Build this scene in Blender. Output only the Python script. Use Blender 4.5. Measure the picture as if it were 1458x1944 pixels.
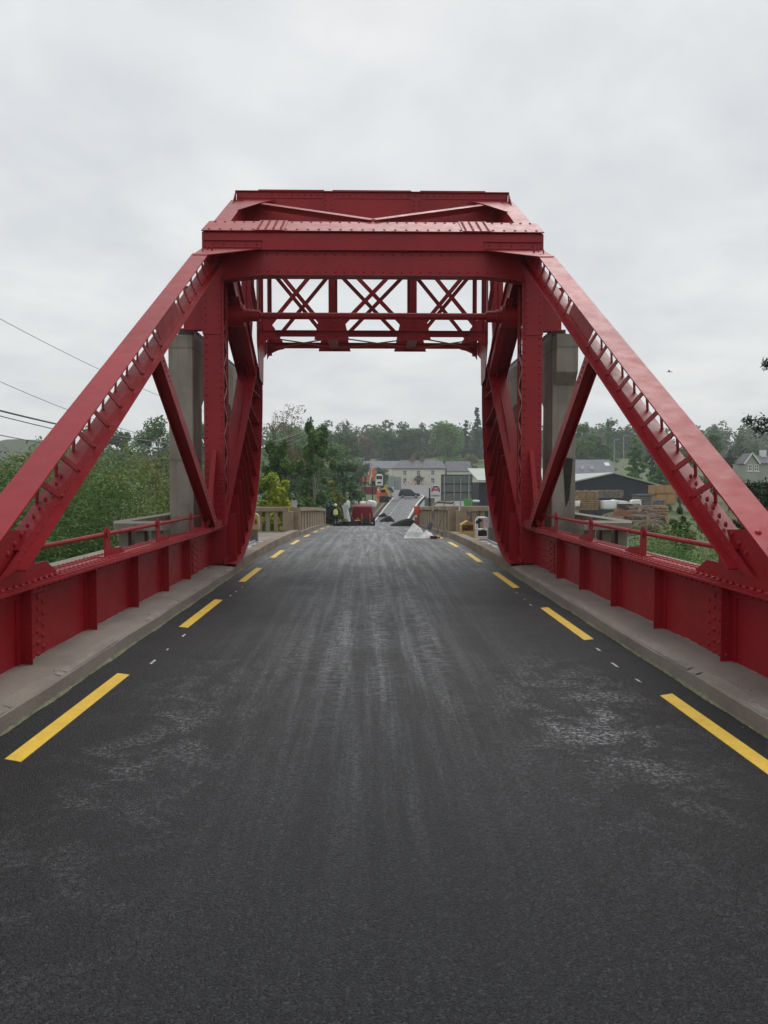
import bpy, bmesh, math, random
import numpy as np
from mathutils import Vector, Matrix

for o in list(bpy.data.objects):
    bpy.data.objects.remove(o, do_unlink=True)
R = math.radians
scene = bpy.context.scene
COL = scene.collection

# ------------------------------------------------------------------ camera
CAM = Vector((-0.085, 0.0, 1.6))
PITCH, YAW, FPX = 2.2, 1.138, 1460.0
cd = bpy.data.cameras.new('camera')
cam = bpy.data.objects.new('camera', cd)
COL.objects.link(cam)
cam.location = CAM
cam.rotation_euler = (R(90 - PITCH), 0, R(-YAW))
cd.sensor_fit = 'VERTICAL'
cd.sensor_height = 24.0
cd.lens = 24.0 * FPX / 1944.0
cd.clip_start = 0.05
cd.clip_end = 6000
scene.camera = cam
scene.cycles.volume_bounces = 2
CROT = cam.rotation_euler.to_matrix()


def at(px, py, Y):
    """the world point at distance Y along the road seen at photo pixel px, py"""
    d = CROT @ Vector(((px - 729) / FPX, (972 - py) / FPX, -1.0))
    t = (Y - CAM.y) / d.y
    return CAM + d * t


# ------------------------------------------------------------------ world, sun, exposure
SUN_EL, SUN_AZ = 58, 20            # azimuth clockwise from straight ahead (+Y)
w = bpy.data.worlds.new('World')
scene.world = w
w.use_nodes = True
nt = w.node_tree
nt.nodes.clear()


def N(tree, kind, **kw):
    n = tree.nodes.new(kind)
    for k, v in kw.items():
        if k.startswith('i_'):
            n.inputs[k[2:]].default_value = v
        else:
            setattr(n, k, v)
    return n


def mth(tree, op, a, b=None, c=None, clamp=False):
    n = tree.nodes.new('ShaderNodeMath')
    n.operation = op
    n.use_clamp = clamp
    for i, x in enumerate((a, b, c)):
        if x is None:
            continue
        if isinstance(x, (int, float)):
            n.inputs[i].default_value = x
        else:
            tree.links.new(x, n.inputs[i])
    return n.outputs[0]


def ramp(tree, fac, stops, interp='LINEAR'):
    n = tree.nodes.new('ShaderNodeValToRGB')
    n.color_ramp.interpolation = interp
    e = n.color_ramp.elements
    while len(e) < len(stops):
        e.new(0.5)
    for el, (p, c) in zip(e, stops):
        el.position = p
        el.color = (c, c, c, 1) if isinstance(c, (int, float)) else (c[0], c[1], c[2], 1)
    tree.links.new(fac, n.inputs[0])
    return n.outputs[0]


def mixc(tree, fac, a, b, mode='MIX'):
    n = tree.nodes.new('ShaderNodeMix')
    n.data_type = 'RGBA'
    n.blend_type = mode
    n.clamp_factor = True
    for sock, x in ((n.inputs[0], fac), (n.inputs[6], a), (n.inputs[7], b)):
        if isinstance(x, (int, float)):
            sock.default_value = x
        elif isinstance(x, tuple):
            sock.default_value = (x[0], x[1], x[2], 1)
        else:
            tree.links.new(x, sock)
    return n.outputs[2]


L = nt.links
sky = N(nt, 'ShaderNodeTexSky', sky_type='NISHITA', sun_disc=False)
sky.sun_elevation = R(SUN_EL)
sky.sun_rotation = R(SUN_AZ)
sky.air_density = 1.5
sky.dust_density = 4.0
bg1 = N(nt, 'ShaderNodeBackground')
bg1.inputs[1].default_value = 0.08
L.new(sky.outputs[0], bg1.inputs[0])
tc = N(nt, 'ShaderNodeTexCoord')
sep = N(nt, 'ShaderNodeSeparateXYZ')
L.new(tc.outputs['Generated'], sep.inputs[0])
zz = mth(nt, 'ADD', mth(nt, 'MAXIMUM', sep.outputs[2], 0.0), 0.22)
cmb = N(nt, 'ShaderNodeCombineXYZ')
L.new(mth(nt, 'DIVIDE', sep.outputs[0], zz), cmb.inputs[0])
L.new(mth(nt, 'DIVIDE', sep.outputs[1], zz), cmb.inputs[1])
n1 = N(nt, 'ShaderNodeTexNoise', i_Scale=1.15, i_Detail=6.0, i_Roughness=0.55, i_Distortion=0.4)
L.new(cmb.outputs[0], n1.inputs['Vector'])
n2 = N(nt, 'ShaderNodeTexNoise', i_Scale=3.1, i_Detail=5.0, i_Roughness=0.5, i_Distortion=0.3)
L.new(cmb.outputs[0], n2.inputs['Vector'])
cl = mth(nt, 'ADD', mth(nt, 'MULTIPLY', n1.outputs[0], 0.62), mth(nt, 'MULTIPLY', n2.outputs[0], 0.38))
ccol = ramp(nt, cl, [(0.32, (0.64, 0.668, 0.705)), (0.45, (0.745, 0.77, 0.793)), (0.57, (0.855, 0.868, 0.876)), (0.68, (0.95, 0.952, 0.945))])
bg2 = N(nt, 'ShaderNodeBackground')
bg2.inputs[1].default_value = 1.0
L.new(ccol, bg2.inputs[0])
mx = N(nt, 'ShaderNodeMixShader')
mx.inputs[0].default_value = 0.92
L.new(bg1.outputs[0], mx.inputs[1])
L.new(bg2.outputs[0], mx.inputs[2])
out = N(nt, 'ShaderNodeOutputWorld')
L.new(mx.outputs[0], out.inputs[0])

sd = bpy.data.lights.new('sun', 'SUN')
sd.energy = 1.5
sd.angle = R(35)
sd.color = (1.0, 0.97, 0.93)
sun = bpy.data.objects.new('sun', sd)
COL.objects.link(sun)
sun.location = (20, 60, 90)
sv = Vector((math.sin(R(SUN_AZ)) * math.cos(R(SUN_EL)), math.cos(R(SUN_AZ)) * math.cos(R(SUN_EL)), math.sin(R(SUN_EL))))
sun.rotation_euler = sv.to_track_quat('Z', 'Y').to_euler()

vs = scene.view_settings
vs.view_transform = 'Standard'
vs.look = 'None'
vs.exposure = 0.0
vs.gamma = 1.0
vs.use_curve_mapping = False


# ------------------------------------------------------------------ mesh helpers
class MB:
    def __init__(self):
        self.v, self.f = [], []

    def add(self, vs, fs):
        b = len(self.v)
        self.v.extend(tuple(p) for p in vs)
        self.f.extend(tuple(b + i for i in q) for q in fs)
        return self

    def box(self, x0, x1, y0, y1, z0, z1):
        vs = [(x, y, z) for x in (x0, x1) for y in (y0, y1) for z in (z0, z1)]
        return self.add(vs, [(0, 1, 3, 2), (4, 6, 7, 5), (0, 4, 5, 1), (2, 3, 7, 6), (0, 2, 6, 4), (1, 5, 7, 3)])

    def bar(self, p0, p1, wd, ht, side=(1, 0, 0)):
        """rectangular bar; wd measured along side, ht across it"""
        p0, p1 = Vector(p0), Vector(p1)
        d = (p1 - p0).normalized()
        s = Vector(side)
        s = (s - d * s.dot(d)).normalized()
        n = d.cross(s)
        vs = []
        for p in (p0, p1):
            for a, b in ((-1, -1), (1, -1), (1, 1), (-1, 1)):
                vs.append(p + s * (a * wd / 2) + n * (b * ht / 2))
        return self.add(vs, [(0, 3, 2, 1), (4, 5, 6, 7), (0, 1, 5, 4), (1, 2, 6, 5), (2, 3, 7, 6), (3, 0, 4, 7)])

    def prism(self, poly, axis, a0, a1):
        """2-D polygon extruded along an axis: X: (y,z); Y: (x,z); Z: (x,y)"""
        n = len(poly)

        def P(u, v, a):
            return {'X': (a, u, v), 'Y': (u, a, v), 'Z': (u, v, a)}[axis]
        vs = [P(u, v, a0) for u, v in poly] + [P(u, v, a1) for u, v in poly]
        fs = [tuple(range(n - 1, -1, -1)), tuple(range(n, 2 * n))]
        fs += [(i, (i + 1) % n, n + (i + 1) % n, n + i) for i in range(n)]
        return self.add(vs, fs)

    def plate(self, pts, th):
        """planar polygon in 3-D with thickness"""
        pts = [Vector(p) for p in pts]
        nrm = (pts[1] - pts[0]).cross(pts[2] - pts[0]).normalized() * th
        n = len(pts)
        vs = pts + [p + nrm for p in pts]
        fs = [tuple(range(n - 1, -1, -1)), tuple(range(n, 2 * n))]
        fs += [(i, (i + 1) % n, n + (i + 1) % n, n + i) for i in range(n)]
        return self.add(vs, fs)

    def cyl(self, p0, p1, r0, r1=None, n=10, caps=True):
        p0, p1 = Vector(p0), Vector(p1)
        r1 = r0 if r1 is None else r1
        d = (p1 - p0).normalized()
        a = d.cross(Vector((0, 0, 1)))
        if a.length < 1e-3:
            a = d.cross(Vector((1, 0, 0)))
        a.normalize()
        b = d.cross(a)
        vs = []
        for p, r in ((p0, r0), (p1, r1)):
            for i in range(n):
                t = 2 * math.pi * i / n
                vs.append(p + a * (r * math.cos(t)) + b * (r * math.sin(t)))
        fs = [(i, (i + 1) % n, n + (i + 1) % n, n + i) for i in range(n)]
        if caps:
            fs += [tuple(range(n - 1, -1, -1)), tuple(range(n, 2 * n))]
        return self.add(vs, fs)

    def tube(self, pts, r, n=6):
        for a, b in zip(pts[:-1], pts[1:]):
            self.cyl(a, b, r, r, n, True)
        return self

    def dome(self, p, nrm, r, n=6):
        p, d = Vector(p), Vector(nrm).normalized()
        a = d.cross(Vector((0.31, 0.2, 0.93)))
        if a.length < 1e-3:
            a = d.cross(Vector((1, 0, 0)))
        a.normalize()
        b = d.cross(a)
        r *= 1.3
        vs = []
        for rr, hh in ((1.0, 0.0), (0.72, 0.5)):
            for i in range(n):
                t = 2 * math.pi * i / n
                vs.append(p + a * (r * rr * math.cos(t)) + b * (r * rr * math.sin(t)) + d * (r * hh))
        vs.append(p + d * (r * 0.72))
        fs = [(i, (i + 1) % n, n + (i + 1) % n, n + i) for i in range(n)]
        fs += [(n + i, n + (i + 1) % n, 2 * n) for i in range(n)]
        return self.add(vs, fs)

    def rivets(self, p0, p1, step, nrm, r=0.017):
        p0, p1 = Vector(p0), Vector(p1)
        k = max(1, int(round((p1 - p0).length / step)))
        for i in range(k + 1):
            self.dome(p0.lerp(p1, i / k), nrm, r)
        return self

    def mesh(self, name, off=Vector((0, 0, 0)), smooth=None):
        me = bpy.data.meshes.new(name)
        me.from_pydata([(x - off.x, y - off.y, z - off.z) for x, y, z in self.v], [], self.f)
        if smooth:
            me.polygons.foreach_set('use_smooth', [True] * len(me.polygons))
            me.set_sharp_from_angle(angle=smooth)
        me.update()
        return me


def wloc(o):
    p = Vector((0, 0, 0))
    while o is not None:
        p += o.location
        o = o.parent
    return p


def link(name, me, mat, parent=None, loc=None, **props):
    o = bpy.data.objects.new(name, me)
    COL.objects.link(o)
    if mat is not None and me is not None and len(me.materials) == 0:
        me.materials.append(mat)
    if parent is not None:
        o.parent = parent
    if loc is not None:
        o.location = loc
    for k, v in props.items():
        if v is not None:
            o[k] = v
    return o


def part(name, mb, mat, parent=None, local=False, smooth=None, **props):
    """a mesh object; verts are in world coordinates unless local"""
    off = Vector((0, 0, 0)) if local else wloc(parent)
    return link(name, mb.mesh(name, off, smooth), mat, parent, **props)


def thing(name, label, cat, loc=(0, 0, 0), rz=0.0, group=None):
    o = bpy.data.objects.new(name, None)
    COL.objects.link(o)
    o.empty_display_size = 0.2
    o.location = loc
    o.rotation_euler = (0, 0, rz)
    o['label'] = label
    o['category'] = cat
    if group:
        o['group'] = group
    return o


def tag(o, label, cat, group=None):
    o['label'] = label
    o['category'] = cat
    if group:
        o['group'] = group
    return o


def copy_tree(o, parent=None, label=None):
    c = o.copy()
    COL.objects.link(c)
    if parent is not None:
        c.parent = parent
        c.matrix_parent_inverse = o.matrix_parent_inverse
    if label:
        c['label'] = label
    for ch in list(o.children):
        copy_tree(ch, c)
    return c


def bevel(o, wd=0.01, seg=2):
    m = o.modifiers.new('bevel', 'BEVEL')
    m.width = wd
    m.segments = seg
    m.limit_method = 'ANGLE'
    m.angle_limit = R(35)
    return o


# ------------------------------------------------------------------ materials
def new_mat(name):
    m = bpy.data.materials.new(name)
    m.use_nodes = True
    t = m.node_tree
    return m, t, t.nodes['Principled BSDF']


def pos(t):
    return N(t, 'ShaderNodeNewGeometry').outputs['Position']


def objc(t):
    return N(t, 'ShaderNodeTexCoord').outputs['Object']


def noise(t, vec, scale, detail=4.0, rough=0.55, dist=0.0):
    n = N(t, 'ShaderNodeTexNoise', i_Scale=scale, i_Detail=detail, i_Roughness=rough, i_Distortion=dist)
    t.links.new(vec, n.inputs['Vector'])
    return n.outputs[0]


def mat(name, c, rough=0.6, var=0.15, scale=3.0, bump=0.0, bscale=40.0, metal=0.0, spec=0.5, c2=None, dirt=None, dirt_amt=0.3):
    m, t, b = new_mat(name)
    v = objc(t)
    n = noise(t, v, scale, 6.0, 0.62)
    if c2 is None:
        lo, hi = tuple(x * (1 - var) for x in c), tuple(min(1, x * (1 + var)) for x in c)
    else:
        lo, hi = c, c2
    colr = mixc(t, ramp(t, n, [(0.34, 0.0), (0.66, 1.0)]), lo, hi)
    if dirt:
        dn = noise(t, v, scale * 3.3, 8.0, 0.7, 0.6)
        colr = mixc(t, mth(t, 'MULTIPLY', ramp(t, dn, [(0.50, 0.0), (0.68, 1.0)]), dirt_amt), colr, dirt)
    t.links.new(colr, b.inputs['Base Color'])
    b.inputs['Metallic'].default_value = metal
    b.inputs['Specular IOR Level'].default_value = spec
    rn = noise(t, v, scale * 2.1, 5.0, 0.6)
    t.links.new(mth(t, 'ADD', mth(t, 'MULTIPLY', mth(t, 'SUBTRACT', rn, 0.5), 0.3), rough, clamp=True), b.inputs['Roughness'])
    if bump > 0:
        bn = N(t, 'ShaderNodeBump')
        bn.inputs['Strength'].default_value = bump
        bn.inputs['Distance'].default_value = 0.02
        t.links.new(noise(t, v, bscale, 5.0, 0.6), bn.inputs['Height'])
        t.links.new(bn.outputs[0], b.inputs['Normal'])
    return m


def red_paint():
    m, t, b = new_mat('red_bridge_paint')
    v = pos(t)
    big = noise(t, v, 0.9, 5.0, 0.6)
    mp = N(t, 'ShaderNodeMapping')
    mp.inputs['Scale'].default_value = (9, 9, 1.6)
    t.links.new(v, mp.inputs[0])
    run = noise(t, mp.outputs[0], 1.0, 6.0, 0.65, 0.2)
    c = mixc(t, ramp(t, big, [(0.35, 0.0), (0.65, 1.0)]), (0.25, 0.0040, 0.0100), (0.33, 0.0060, 0.0135))
    c = mixc(t, mth(t, 'MULTIPLY', ramp(t, run, [(0.52, 0.0), (0.72, 1.0)]), 0.22), c, (0.17, 0.009, 0.014))
    fine = noise(t, v, 34, 6.0, 0.7)
    c = mixc(t, mth(t, 'MULTIPLY', ramp(t, fine, [(0.62, 0.0), (0.74, 1.0)]), 0.25), c, (0.30, 0.04, 0.05))
    t.links.new(c, b.inputs['Base Color'])
    t.links.new(ramp(t, noise(t, v, 5.0, 5.0, 0.65), [(0.3, 0.38), (0.7, 0.54)]), b.inputs['Roughness'])
    b.inputs['Specular IOR Level'].default_value = 0.38
    bn = N(t, 'ShaderNodeBump')
    bn.inputs['Strength'].default_value = 0.22
    bn.inputs['Distance'].default_value = 0.012
    h = mth(t, 'ADD', mth(t, 'MULTIPLY', noise(t, v, 7.0, 3.0, 0.5), 0.7), mth(t, 'MULTIPLY', noise(t, v, 55.0, 4.0, 0.6), 0.25))
    t.links.new(h, bn.inputs['Height'])
    t.links.new(bn.outputs[0], b.inputs['Normal'])
    return m


def asphalt():
    m, t, b = new_mat('asphalt')
    v = pos(t)
    sp = N(t, 'ShaderNodeSeparateXYZ')
    t.links.new(v, sp.inputs[0])
    X, Y = sp.outputs[0], sp.outputs[1]

    def gauss(val, mu, sig):
        d = mth(t, 'DIVIDE', mth(t, 'SUBTRACT', val, mu), sig)
        return mth(t, 'POWER', 2.71828, mth(t, 'MULTIPLY', mth(t, 'MULTIPLY', d, d), -0.5))

    def smooth(val, a, c):
        n = N(t, 'ShaderNodeMapRange', interpolation_type='SMOOTHSTEP')
        n.inputs[1].default_value = a
        n.inputs[2].default_value = c
        t.links.new(val, n.inputs[0])
        return n.outputs[0]

    vor = N(t, 'ShaderNodeTexVoronoi', i_Scale=115.0, i_Randomness=1.0)
    t.links.new(v, vor.inputs['Vector'])
    vor2 = N(t, 'ShaderNodeTexVoronoi', i_Scale=230.0, i_Randomness=1.0)
    t.links.new(v, vor2.inputs['Vector'])
    stone = ramp(t, vor.outputs['Color'], [(0.0, 0.0), (0.70, 0.22), (1.0, 1.0)])
    base = mixc(t, stone, (0.0034, 0.0040, 0.0052), (0.072, 0.079, 0.092))
    grit = noise(t, v, 60.0, 5.0, 0.75)
    base = mixc(t, mth(t, 'MULTIPLY', ramp(t, grit, [(0.50, 0.0), (0.68, 1.0)]), 0.55), base, (0.0045, 0.005, 0.006))
    big = noise(t, v, 0.55, 5.0, 0.6)
    base = mixc(t, ramp(t, big, [(0.35, 0.0), (0.7, 0.5)]), base, (0.007, 0.0078, 0.0092))

    def scaled(sx, sy):
        mp_ = N(t, 'ShaderNodeMapping')
        mp_.inputs['Scale'].default_value = (sx, sy, 1)
        t.links.new(v, mp_.inputs[0])
        return mp_.outputs[0]
    # dust dragged along the lanes, tread prints of the paving plant, scuffed patches
    streak = noise(t, scaled(5.5, 0.16), 1.3, 8.0, 0.7, 0.2)
    fine = noise(t, v, 34.0, 7.0, 0.8)
    clod = noise(t, v, 5.5, 8.0, 0.75, 0.6)
    tread_n = noise(t, scaled(8.0, 19.0), 1.0, 5.0, 0.7, 0.5)
    tread_e = noise(t, scaled(1.6, 0.8), 1.0, 4.0, 0.6)
    band = mth(t, 'ADD', mth(t, 'ADD', gauss(X, -0.36, 0.11), gauss(X, 0.02, 0.10)), mth(t, 'ADD', mth(t, 'MULTIPLY', gauss(X, 0.50, 0.13), 0.8), mth(t, 'MULTIPLY', gauss(X, -0.78, 0.16), 0.5)))
    tread = mth(t, 'MULTIPLY', mth(t, 'MULTIPLY', band, mth(t, 'MULTIPLY', smooth(Y, 4.0, 8.5), ramp(t, tread_e, [(0.34, 0.15), (0.52, 1.0)]))), ramp(t, tread_n, [(0.48, 0.0), (0.58, 1.0)]))
    lanes = ramp(t, streak, [(0.46, 0.0), (0.62, 1.0)])
    speck = ramp(t, fine, [(0.44, 0.0), (0.60, 1.0)])
    wide = mth(t, 'MULTIPLY', mth(t, 'MULTIPLY', gauss(X, 0.0, 0.75), smooth(Y, 1.8, 8.0)), mth(t, 'MULTIPLY', lanes, speck))
    far = mth(t, 'MULTIPLY', smooth(Y, 9.0, 19.0), mth(t, 'ADD', mth(t, 'MULTIPLY', ramp(t, clod, [(0.38, 0.0), (0.62, 1.0)]), 0.6), mth(t, 'MULTIPLY', lanes, 0.5)))
    blot = noise(t, v, 2.6, 9.0, 0.75, 0.8)
    bl = mth(t, 'MULTIPLY', ramp(t, blot, [(0.46, 0.0), (0.60, 1.0)]), ramp(t, fine, [(0.49, 0.0), (0.55, 1.0)]))
    pr = mth(t, 'MULTIPLY', mth(t, 'MULTIPLY', gauss(X, 1.42, 0.30), gauss(Y, 5.3, 1.0)), 1.35)
    pl = mth(t, 'MULTIPLY', mth(t, 'MULTIPLY', gauss(X, -1.38, 0.30), gauss(Y, 5.0, 1.5)), 0.6)
    patch = mth(t, 'MULTIPLY', mth(t, 'ADD', pr, pl), bl)
    d = mth(t, 'ADD', mth(t, 'MULTIPLY', tread, 0.50), mth(t, 'MULTIPLY', wide, 0.72))
    d = mth(t, 'ADD', d, mth(t, 'MULTIPLY', far, 0.55))
    d = mth(t, 'ADD', d, mth(t, 'MULTIPLY', patch, 0.85), clamp=True)
    # fresh black strip beside the lines
    d = mth(t, 'MULTIPLY', d, mth(t, 'ADD', 0.55, mth(t, 'MULTIPLY', ramp(t, vor.outputs['Color'], [(0.2, 0.0), (0.7, 1.0)]), 0.45)))
    colr = mixc(t, d, base, (0.44, 0.45, 0.46))
    t.links.new(colr, b.inputs['Base Color'])
    rr = ramp(t, big, [(0.3, 0.40), (0.7, 0.58)])
    t.links.new(rr, b.inputs['Roughness'])
    b.inputs['Specular IOR Level'].default_value = 0.40
    bn = N(t, 'ShaderNodeBump')
    bn.inputs['Strength'].default_value = 1.0
    bn.inputs['Distance'].default_value = 0.009
    h = mth(t, 'ADD', mth(t, 'MULTIPLY', vor.outputs['Distance'], -1.1), mth(t, 'MULTIPLY', vor2.outputs['Distance'], -0.4))
    h = mth(t, 'ADD', h, mth(t, 'MULTIPLY', noise(t, v, 45, 4.0, 0.6), 0.8))
    t.links.new(h, bn.inputs['Height'])
    t.links.new(bn.outputs[0], b.inputs['Normal'])
    return m


def foliage(name, lo, hi, trans=0.25):
    m, t, b = new_mat(name)
    a = N(t, 'ShaderNodeAttribute', attribute_name='tint')
    oi = N(t, 'ShaderNodeObjectInfo')
    c = mixc(t, a.outputs['Fac'], lo, hi)
    big = noise(t, pos(t), 0.38, 4.0, 0.6)
    c = mixc(t, ramp(t, big, [(0.40, 0.75), (0.60, 0.0)]), c, tuple(x * y for x, y in zip(lo, (0.8, 0.95, 1.0))))
    c = mixc(t, ramp(t, noise(t, pos(t), 0.9, 3.0, 0.6), [(0.50, 0.0), (0.70, 0.6)]), c, tuple(x * y for x, y in zip(hi, (1.35, 1.15, 0.9))))
    hs = N(t, 'ShaderNodeHueSaturation')
    t.links.new(c, hs.inputs['Color'])
    t.links.new(mth(t, 'ADD', mth(t, 'MULTIPLY', oi.outputs['Random'], 0.03), 0.485), hs.inputs['Hue'])
    t.links.new(mth(t, 'ADD', mth(t, 'MULTIPLY', oi.outputs['Random'], 0.3), 0.85), hs.inputs['Value'])
    t.links.new(hs.outputs[0], b.inputs['Base Color'])
    b.inputs['Roughness'].default_value = 0.6
    b.inputs['Specular IOR Level'].default_value = 0.25
    tr = N(t, 'ShaderNodeBsdfTranslucent')
    t.links.new(hs.outputs[0], tr.inputs[0])
    ms = N(t, 'ShaderNodeMixShader')
    ms.inputs[0].default_value = trans
    t.links.new(b.outputs[0], ms.inputs[1])
    t.links.new(tr.outputs[0], ms.inputs[2])
    t.links.new(ms.outputs[0], t.nodes['Material Output'].inputs[0])
    return m


RED = red_paint()
ASPH = asphalt()
CONC = mat('weathered_concrete', (0.23, 0.205, 0.17), 0.85, 0.22, 1.3, 0.5, 60, dirt=(0.10, 0.09, 0.075), dirt_amt=0.6)
PILL = mat('pier_concrete', (0.40, 0.368, 0.322), 0.88, 0.25, 1.1, 0.5, 40, dirt=(0.16, 0.145, 0.125), dirt_amt=0.5)
def run_concrete():
    m, t, b = new_mat('streaked_pier_concrete')
    v = pos(t)

    def sc(a, c_):
        q = N(t, 'ShaderNodeMapping')
        q.inputs['Scale'].default_value = (a, a, c_)
        t.links.new(v, q.inputs[0])
        return q.outputs[0]
    c = mixc(t, ramp(t, noise(t, v, 1.3, 5.0, 0.6), [(0.35, 0.0), (0.65, 1.0)]), (0.21, 0.188, 0.157), (0.32, 0.288, 0.243))
    runs = noise(t, sc(7.0, 0.45), 1.0, 6.0, 0.65, 0.3)
    c = mixc(t, mth(t, 'MULTIPLY', ramp(t, runs, [(0.48, 0.0), (0.70, 1.0)]), 0.65), c, (0.11, 0.10, 0.088))
    boards = N(t, 'ShaderNodeTexWave', wave_type='BANDS', bands_direction='Z', wave_profile='SAW', i_Scale=0.16, i_Distortion=0.05)
    t.links.new(v, boards.inputs['Vector'])
    c = mixc(t, mth(t, 'MULTIPLY', ramp(t, boards.outputs[0], [(0.0, 1.0), (0.03, 0.0)]), 0.6), c, (0.10, 0.09, 0.08))
    pit = noise(t, v, 24.0, 5.0, 0.7)
    c = mixc(t, mth(t, 'MULTIPLY', ramp(t, pit, [(0.58, 0.0), (0.72, 1.0)]), 0.5), c, (0.12, 0.11, 0.09))
    t.links.new(c, b.inputs['Base Color'])
    b.inputs['Roughness'].default_value = 0.9
    bn = N(t, 'ShaderNodeBump')
    bn.inputs['Strength'].default_value = 0.5
    bn.inputs['Distance'].default_value = 0.02
    t.links.new(mth(t, 'ADD', runs, pit), bn.inputs['Height'])
    t.links.new(bn.outputs[0], b.inputs['Normal'])
    return m


PILL = run_concrete()
FOOT = mat('footway_concrete', (0.23, 0.198, 0.168), 0.85, 0.16, 1.6, 0.4, 70, dirt=(0.28, 0.24, 0.20), dirt_amt=0.5)
KERB = mat('kerb_concrete', (0.23, 0.21, 0.175), 0.85, 0.2, 1.8, 0.5, 70, dirt=(0.12, 0.125, 0.09), dirt_amt=0.6)
KBRN = mat('brown_kerb_concrete', (0.26, 0.205, 0.155), 0.85, 0.22, 1.5, 0.5, 60, dirt=(0.15, 0.10, 0.08), dirt_amt=0.6)
BALU = mat('balustrade_concrete', (0.34, 0.27, 0.19), 0.88, 0.2, 1.2, 0.5, 50, dirt=(0.14, 0.12, 0.095), dirt_amt=0.55)
YELL = mat('yellow_road_paint', (0.80, 0.52, 0.05), 0.55, 0.08, 6.0, 0.3, 120, dirt=(0.45, 0.33, 0.08), dirt_amt=0.35)
WPNT = mat('white_road_paint', (0.72, 0.72, 0.70), 0.6, 0.1, 6.0, dirt=(0.3, 0.3, 0.3), dirt_amt=0.5)
STEEL = mat('galvanised_steel', (0.36, 0.38, 0.40), 0.5, 0.12, 5.0, metal=0.3)
DARK = mat('black_rubber', (0.012, 0.012, 0.013), 0.6, 0.2, 5.0)
GREASE = mat('greased_rack_steel', (0.02, 0.021, 0.024), 0.45, 0.3, 8.0)
GLASS = mat('dark_window_glass', (0.015, 0.018, 0.022), 0.08, 0.1, 3.0)
WIRE = mat('wire_black', (0.045, 0.045, 0.047), 0.3, 0.1, 3.0, spec=1.0)
WIREW = mat('wire_grey', (0.10, 0.10, 0.105), 0.5, 0.1, 3.0)
WHITE = mat('white_plastic', (0.74, 0.74, 0.72), 0.5, 0.06, 3.0)
BARK = mat('bark', (0.085, 0.07, 0.055), 0.9, 0.3, 5.0, 0.6, 30)
BARKP = mat('pale_bark', (0.30, 0.28, 0.24), 0.85, 0.4, 5.0, 0.4, 30)

# ------------------------------------------------------------------ terrain profile
def interp(x, pts):
    if x <= pts[0][0]:
        return pts[0][1]
    for (a, b), (c, d) in zip(pts[:-1], pts[1:]):
        if x <= c:
            u = (x - a) / (c - a)
            return b + (d - b) * u
    return pts[-1][1]


RH = [(-30, 0), (17, 0), (22, -0.06), (28, -0.24), (36, -0.50), (42, -0.76), (48, -1.15), (60, -2.15), (80, -3.4), (98, -4.05), (108, -4.0), (120, -3.6), (165, -1.32), (200, 0.0), (235, 1.3)]
RX = [(-30, 0), (42, 0), (60, 0.25), (80, 1.1), (110, 3.05), (140, 5.9), (165, 8.7), (200, 13.0)]


def road_h(y):
    return sum(interp(y + d, RH) for d in (-3, -1.5, 0, 1.5, 3)) / 5 if y > 20 else interp(y, RH)


def road_x(y):
    return interp(y, RX) if y < 46 else sum(interp(y + d, RX) for d in (-8, -4, 0, 4, 8)) / 5


TP = [(-60, -4.2), (108, -4.4), (165, -1.5), (200, -0.2), (235, 1.1), (265, 3.2), (320, 11.5), (400, 16), (700, 20), (3000, 60)]


def th(x, y):
    h = sum(interp(y + d, TP) for d in (-10, 0, 10)) / 3
    if x < -40:
        k = min(1, (-40 - x) / 80)
        h = h * (1 - k) + (-3.5 + max(0, y - 200) * 0.012) * k
    h += 0.25 * math.sin(x * 0.11 + 1.3) * math.sin(y * 0.083)
    return h


# ------------------------------------------------------------------ ground
gx = [-560, -420, -300, -200, -140, -100, -75, -55, -40, -30, -22, -15, -10, -6, -3, 0, 3, 6, 10, 15, 20, 26, 34, 44, 56, 72, 95, 130, 180, 260, 400, 560]
gy = [-80, -40, -10, 10, 25, 40, 55, 70, 85, 100, 112, 125, 140, 155, 170, 185, 200, 220, 240, 260, 280, 300, 325, 350, 400, 470, 540, 620]
mb = MB()
mb.v = [(x, y, th(x, y) - (0.5 if abs(x - road_x(y)) < 14 and y > 60 else 0)) for y in gy for x in gx]
nx = len(gx)
mb.f = [(j * nx + i, j * nx + i + 1, (j + 1) * nx + i + 1, (j + 1) * nx + i) for j in range(len(gy) - 1) for i in range(nx - 1)]
GRASSM = mat('meadow_ground', (0.05, 0.085, 0.025), 0.95, 0.3, 0.06, 0.5, 3.0, c2=(0.10, 0.125, 0.04), dirt=(0.13, 0.11, 0.07), dirt_amt=0.6)
part('ground', mb, GRASSM, smooth=3.0, kind='structure')

# distant ridge on the left
mb = MB()
rng = random.Random(5)
cols = 90
for j, (yy, k) in enumerate(((400, 0.0), (430, 0.55), (470, 0.92), (520, 1.0), (600, 0.6))):
    for i in range(cols):
        x = -555 + i * 5.6
        top = 37 + 4 * math.sin(i * 0.16) + 2.5 * math.sin(i * 0.41 + 1) + rng.uniform(-1.3, 1.3)
        fade = min(1, max(0, (-90 - x) / 80))
        mb.v.append((x, yy, -8 + top * k * (0.25 + 0.75 * fade)))
mb.f = [(j * cols + i, j * cols + i + 1, (j + 1) * cols + i + 1, (j + 1) * cols + i) for j in range(4) for i in range(cols - 1)]
part('hill', mb, mat('distant_woodland', (0.028, 0.046, 0.022), 0.95, 0.35, 0.03, 1.0, 0.2, c2=(0.055, 0.075, 0.03)), kind='structure')

# ------------------------------------------------------------------ road
ys = [-12 + i * 1.0 for i in range(32)] + [20 + i * 1.5 for i in range(98)]
HW = 2.41


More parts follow.
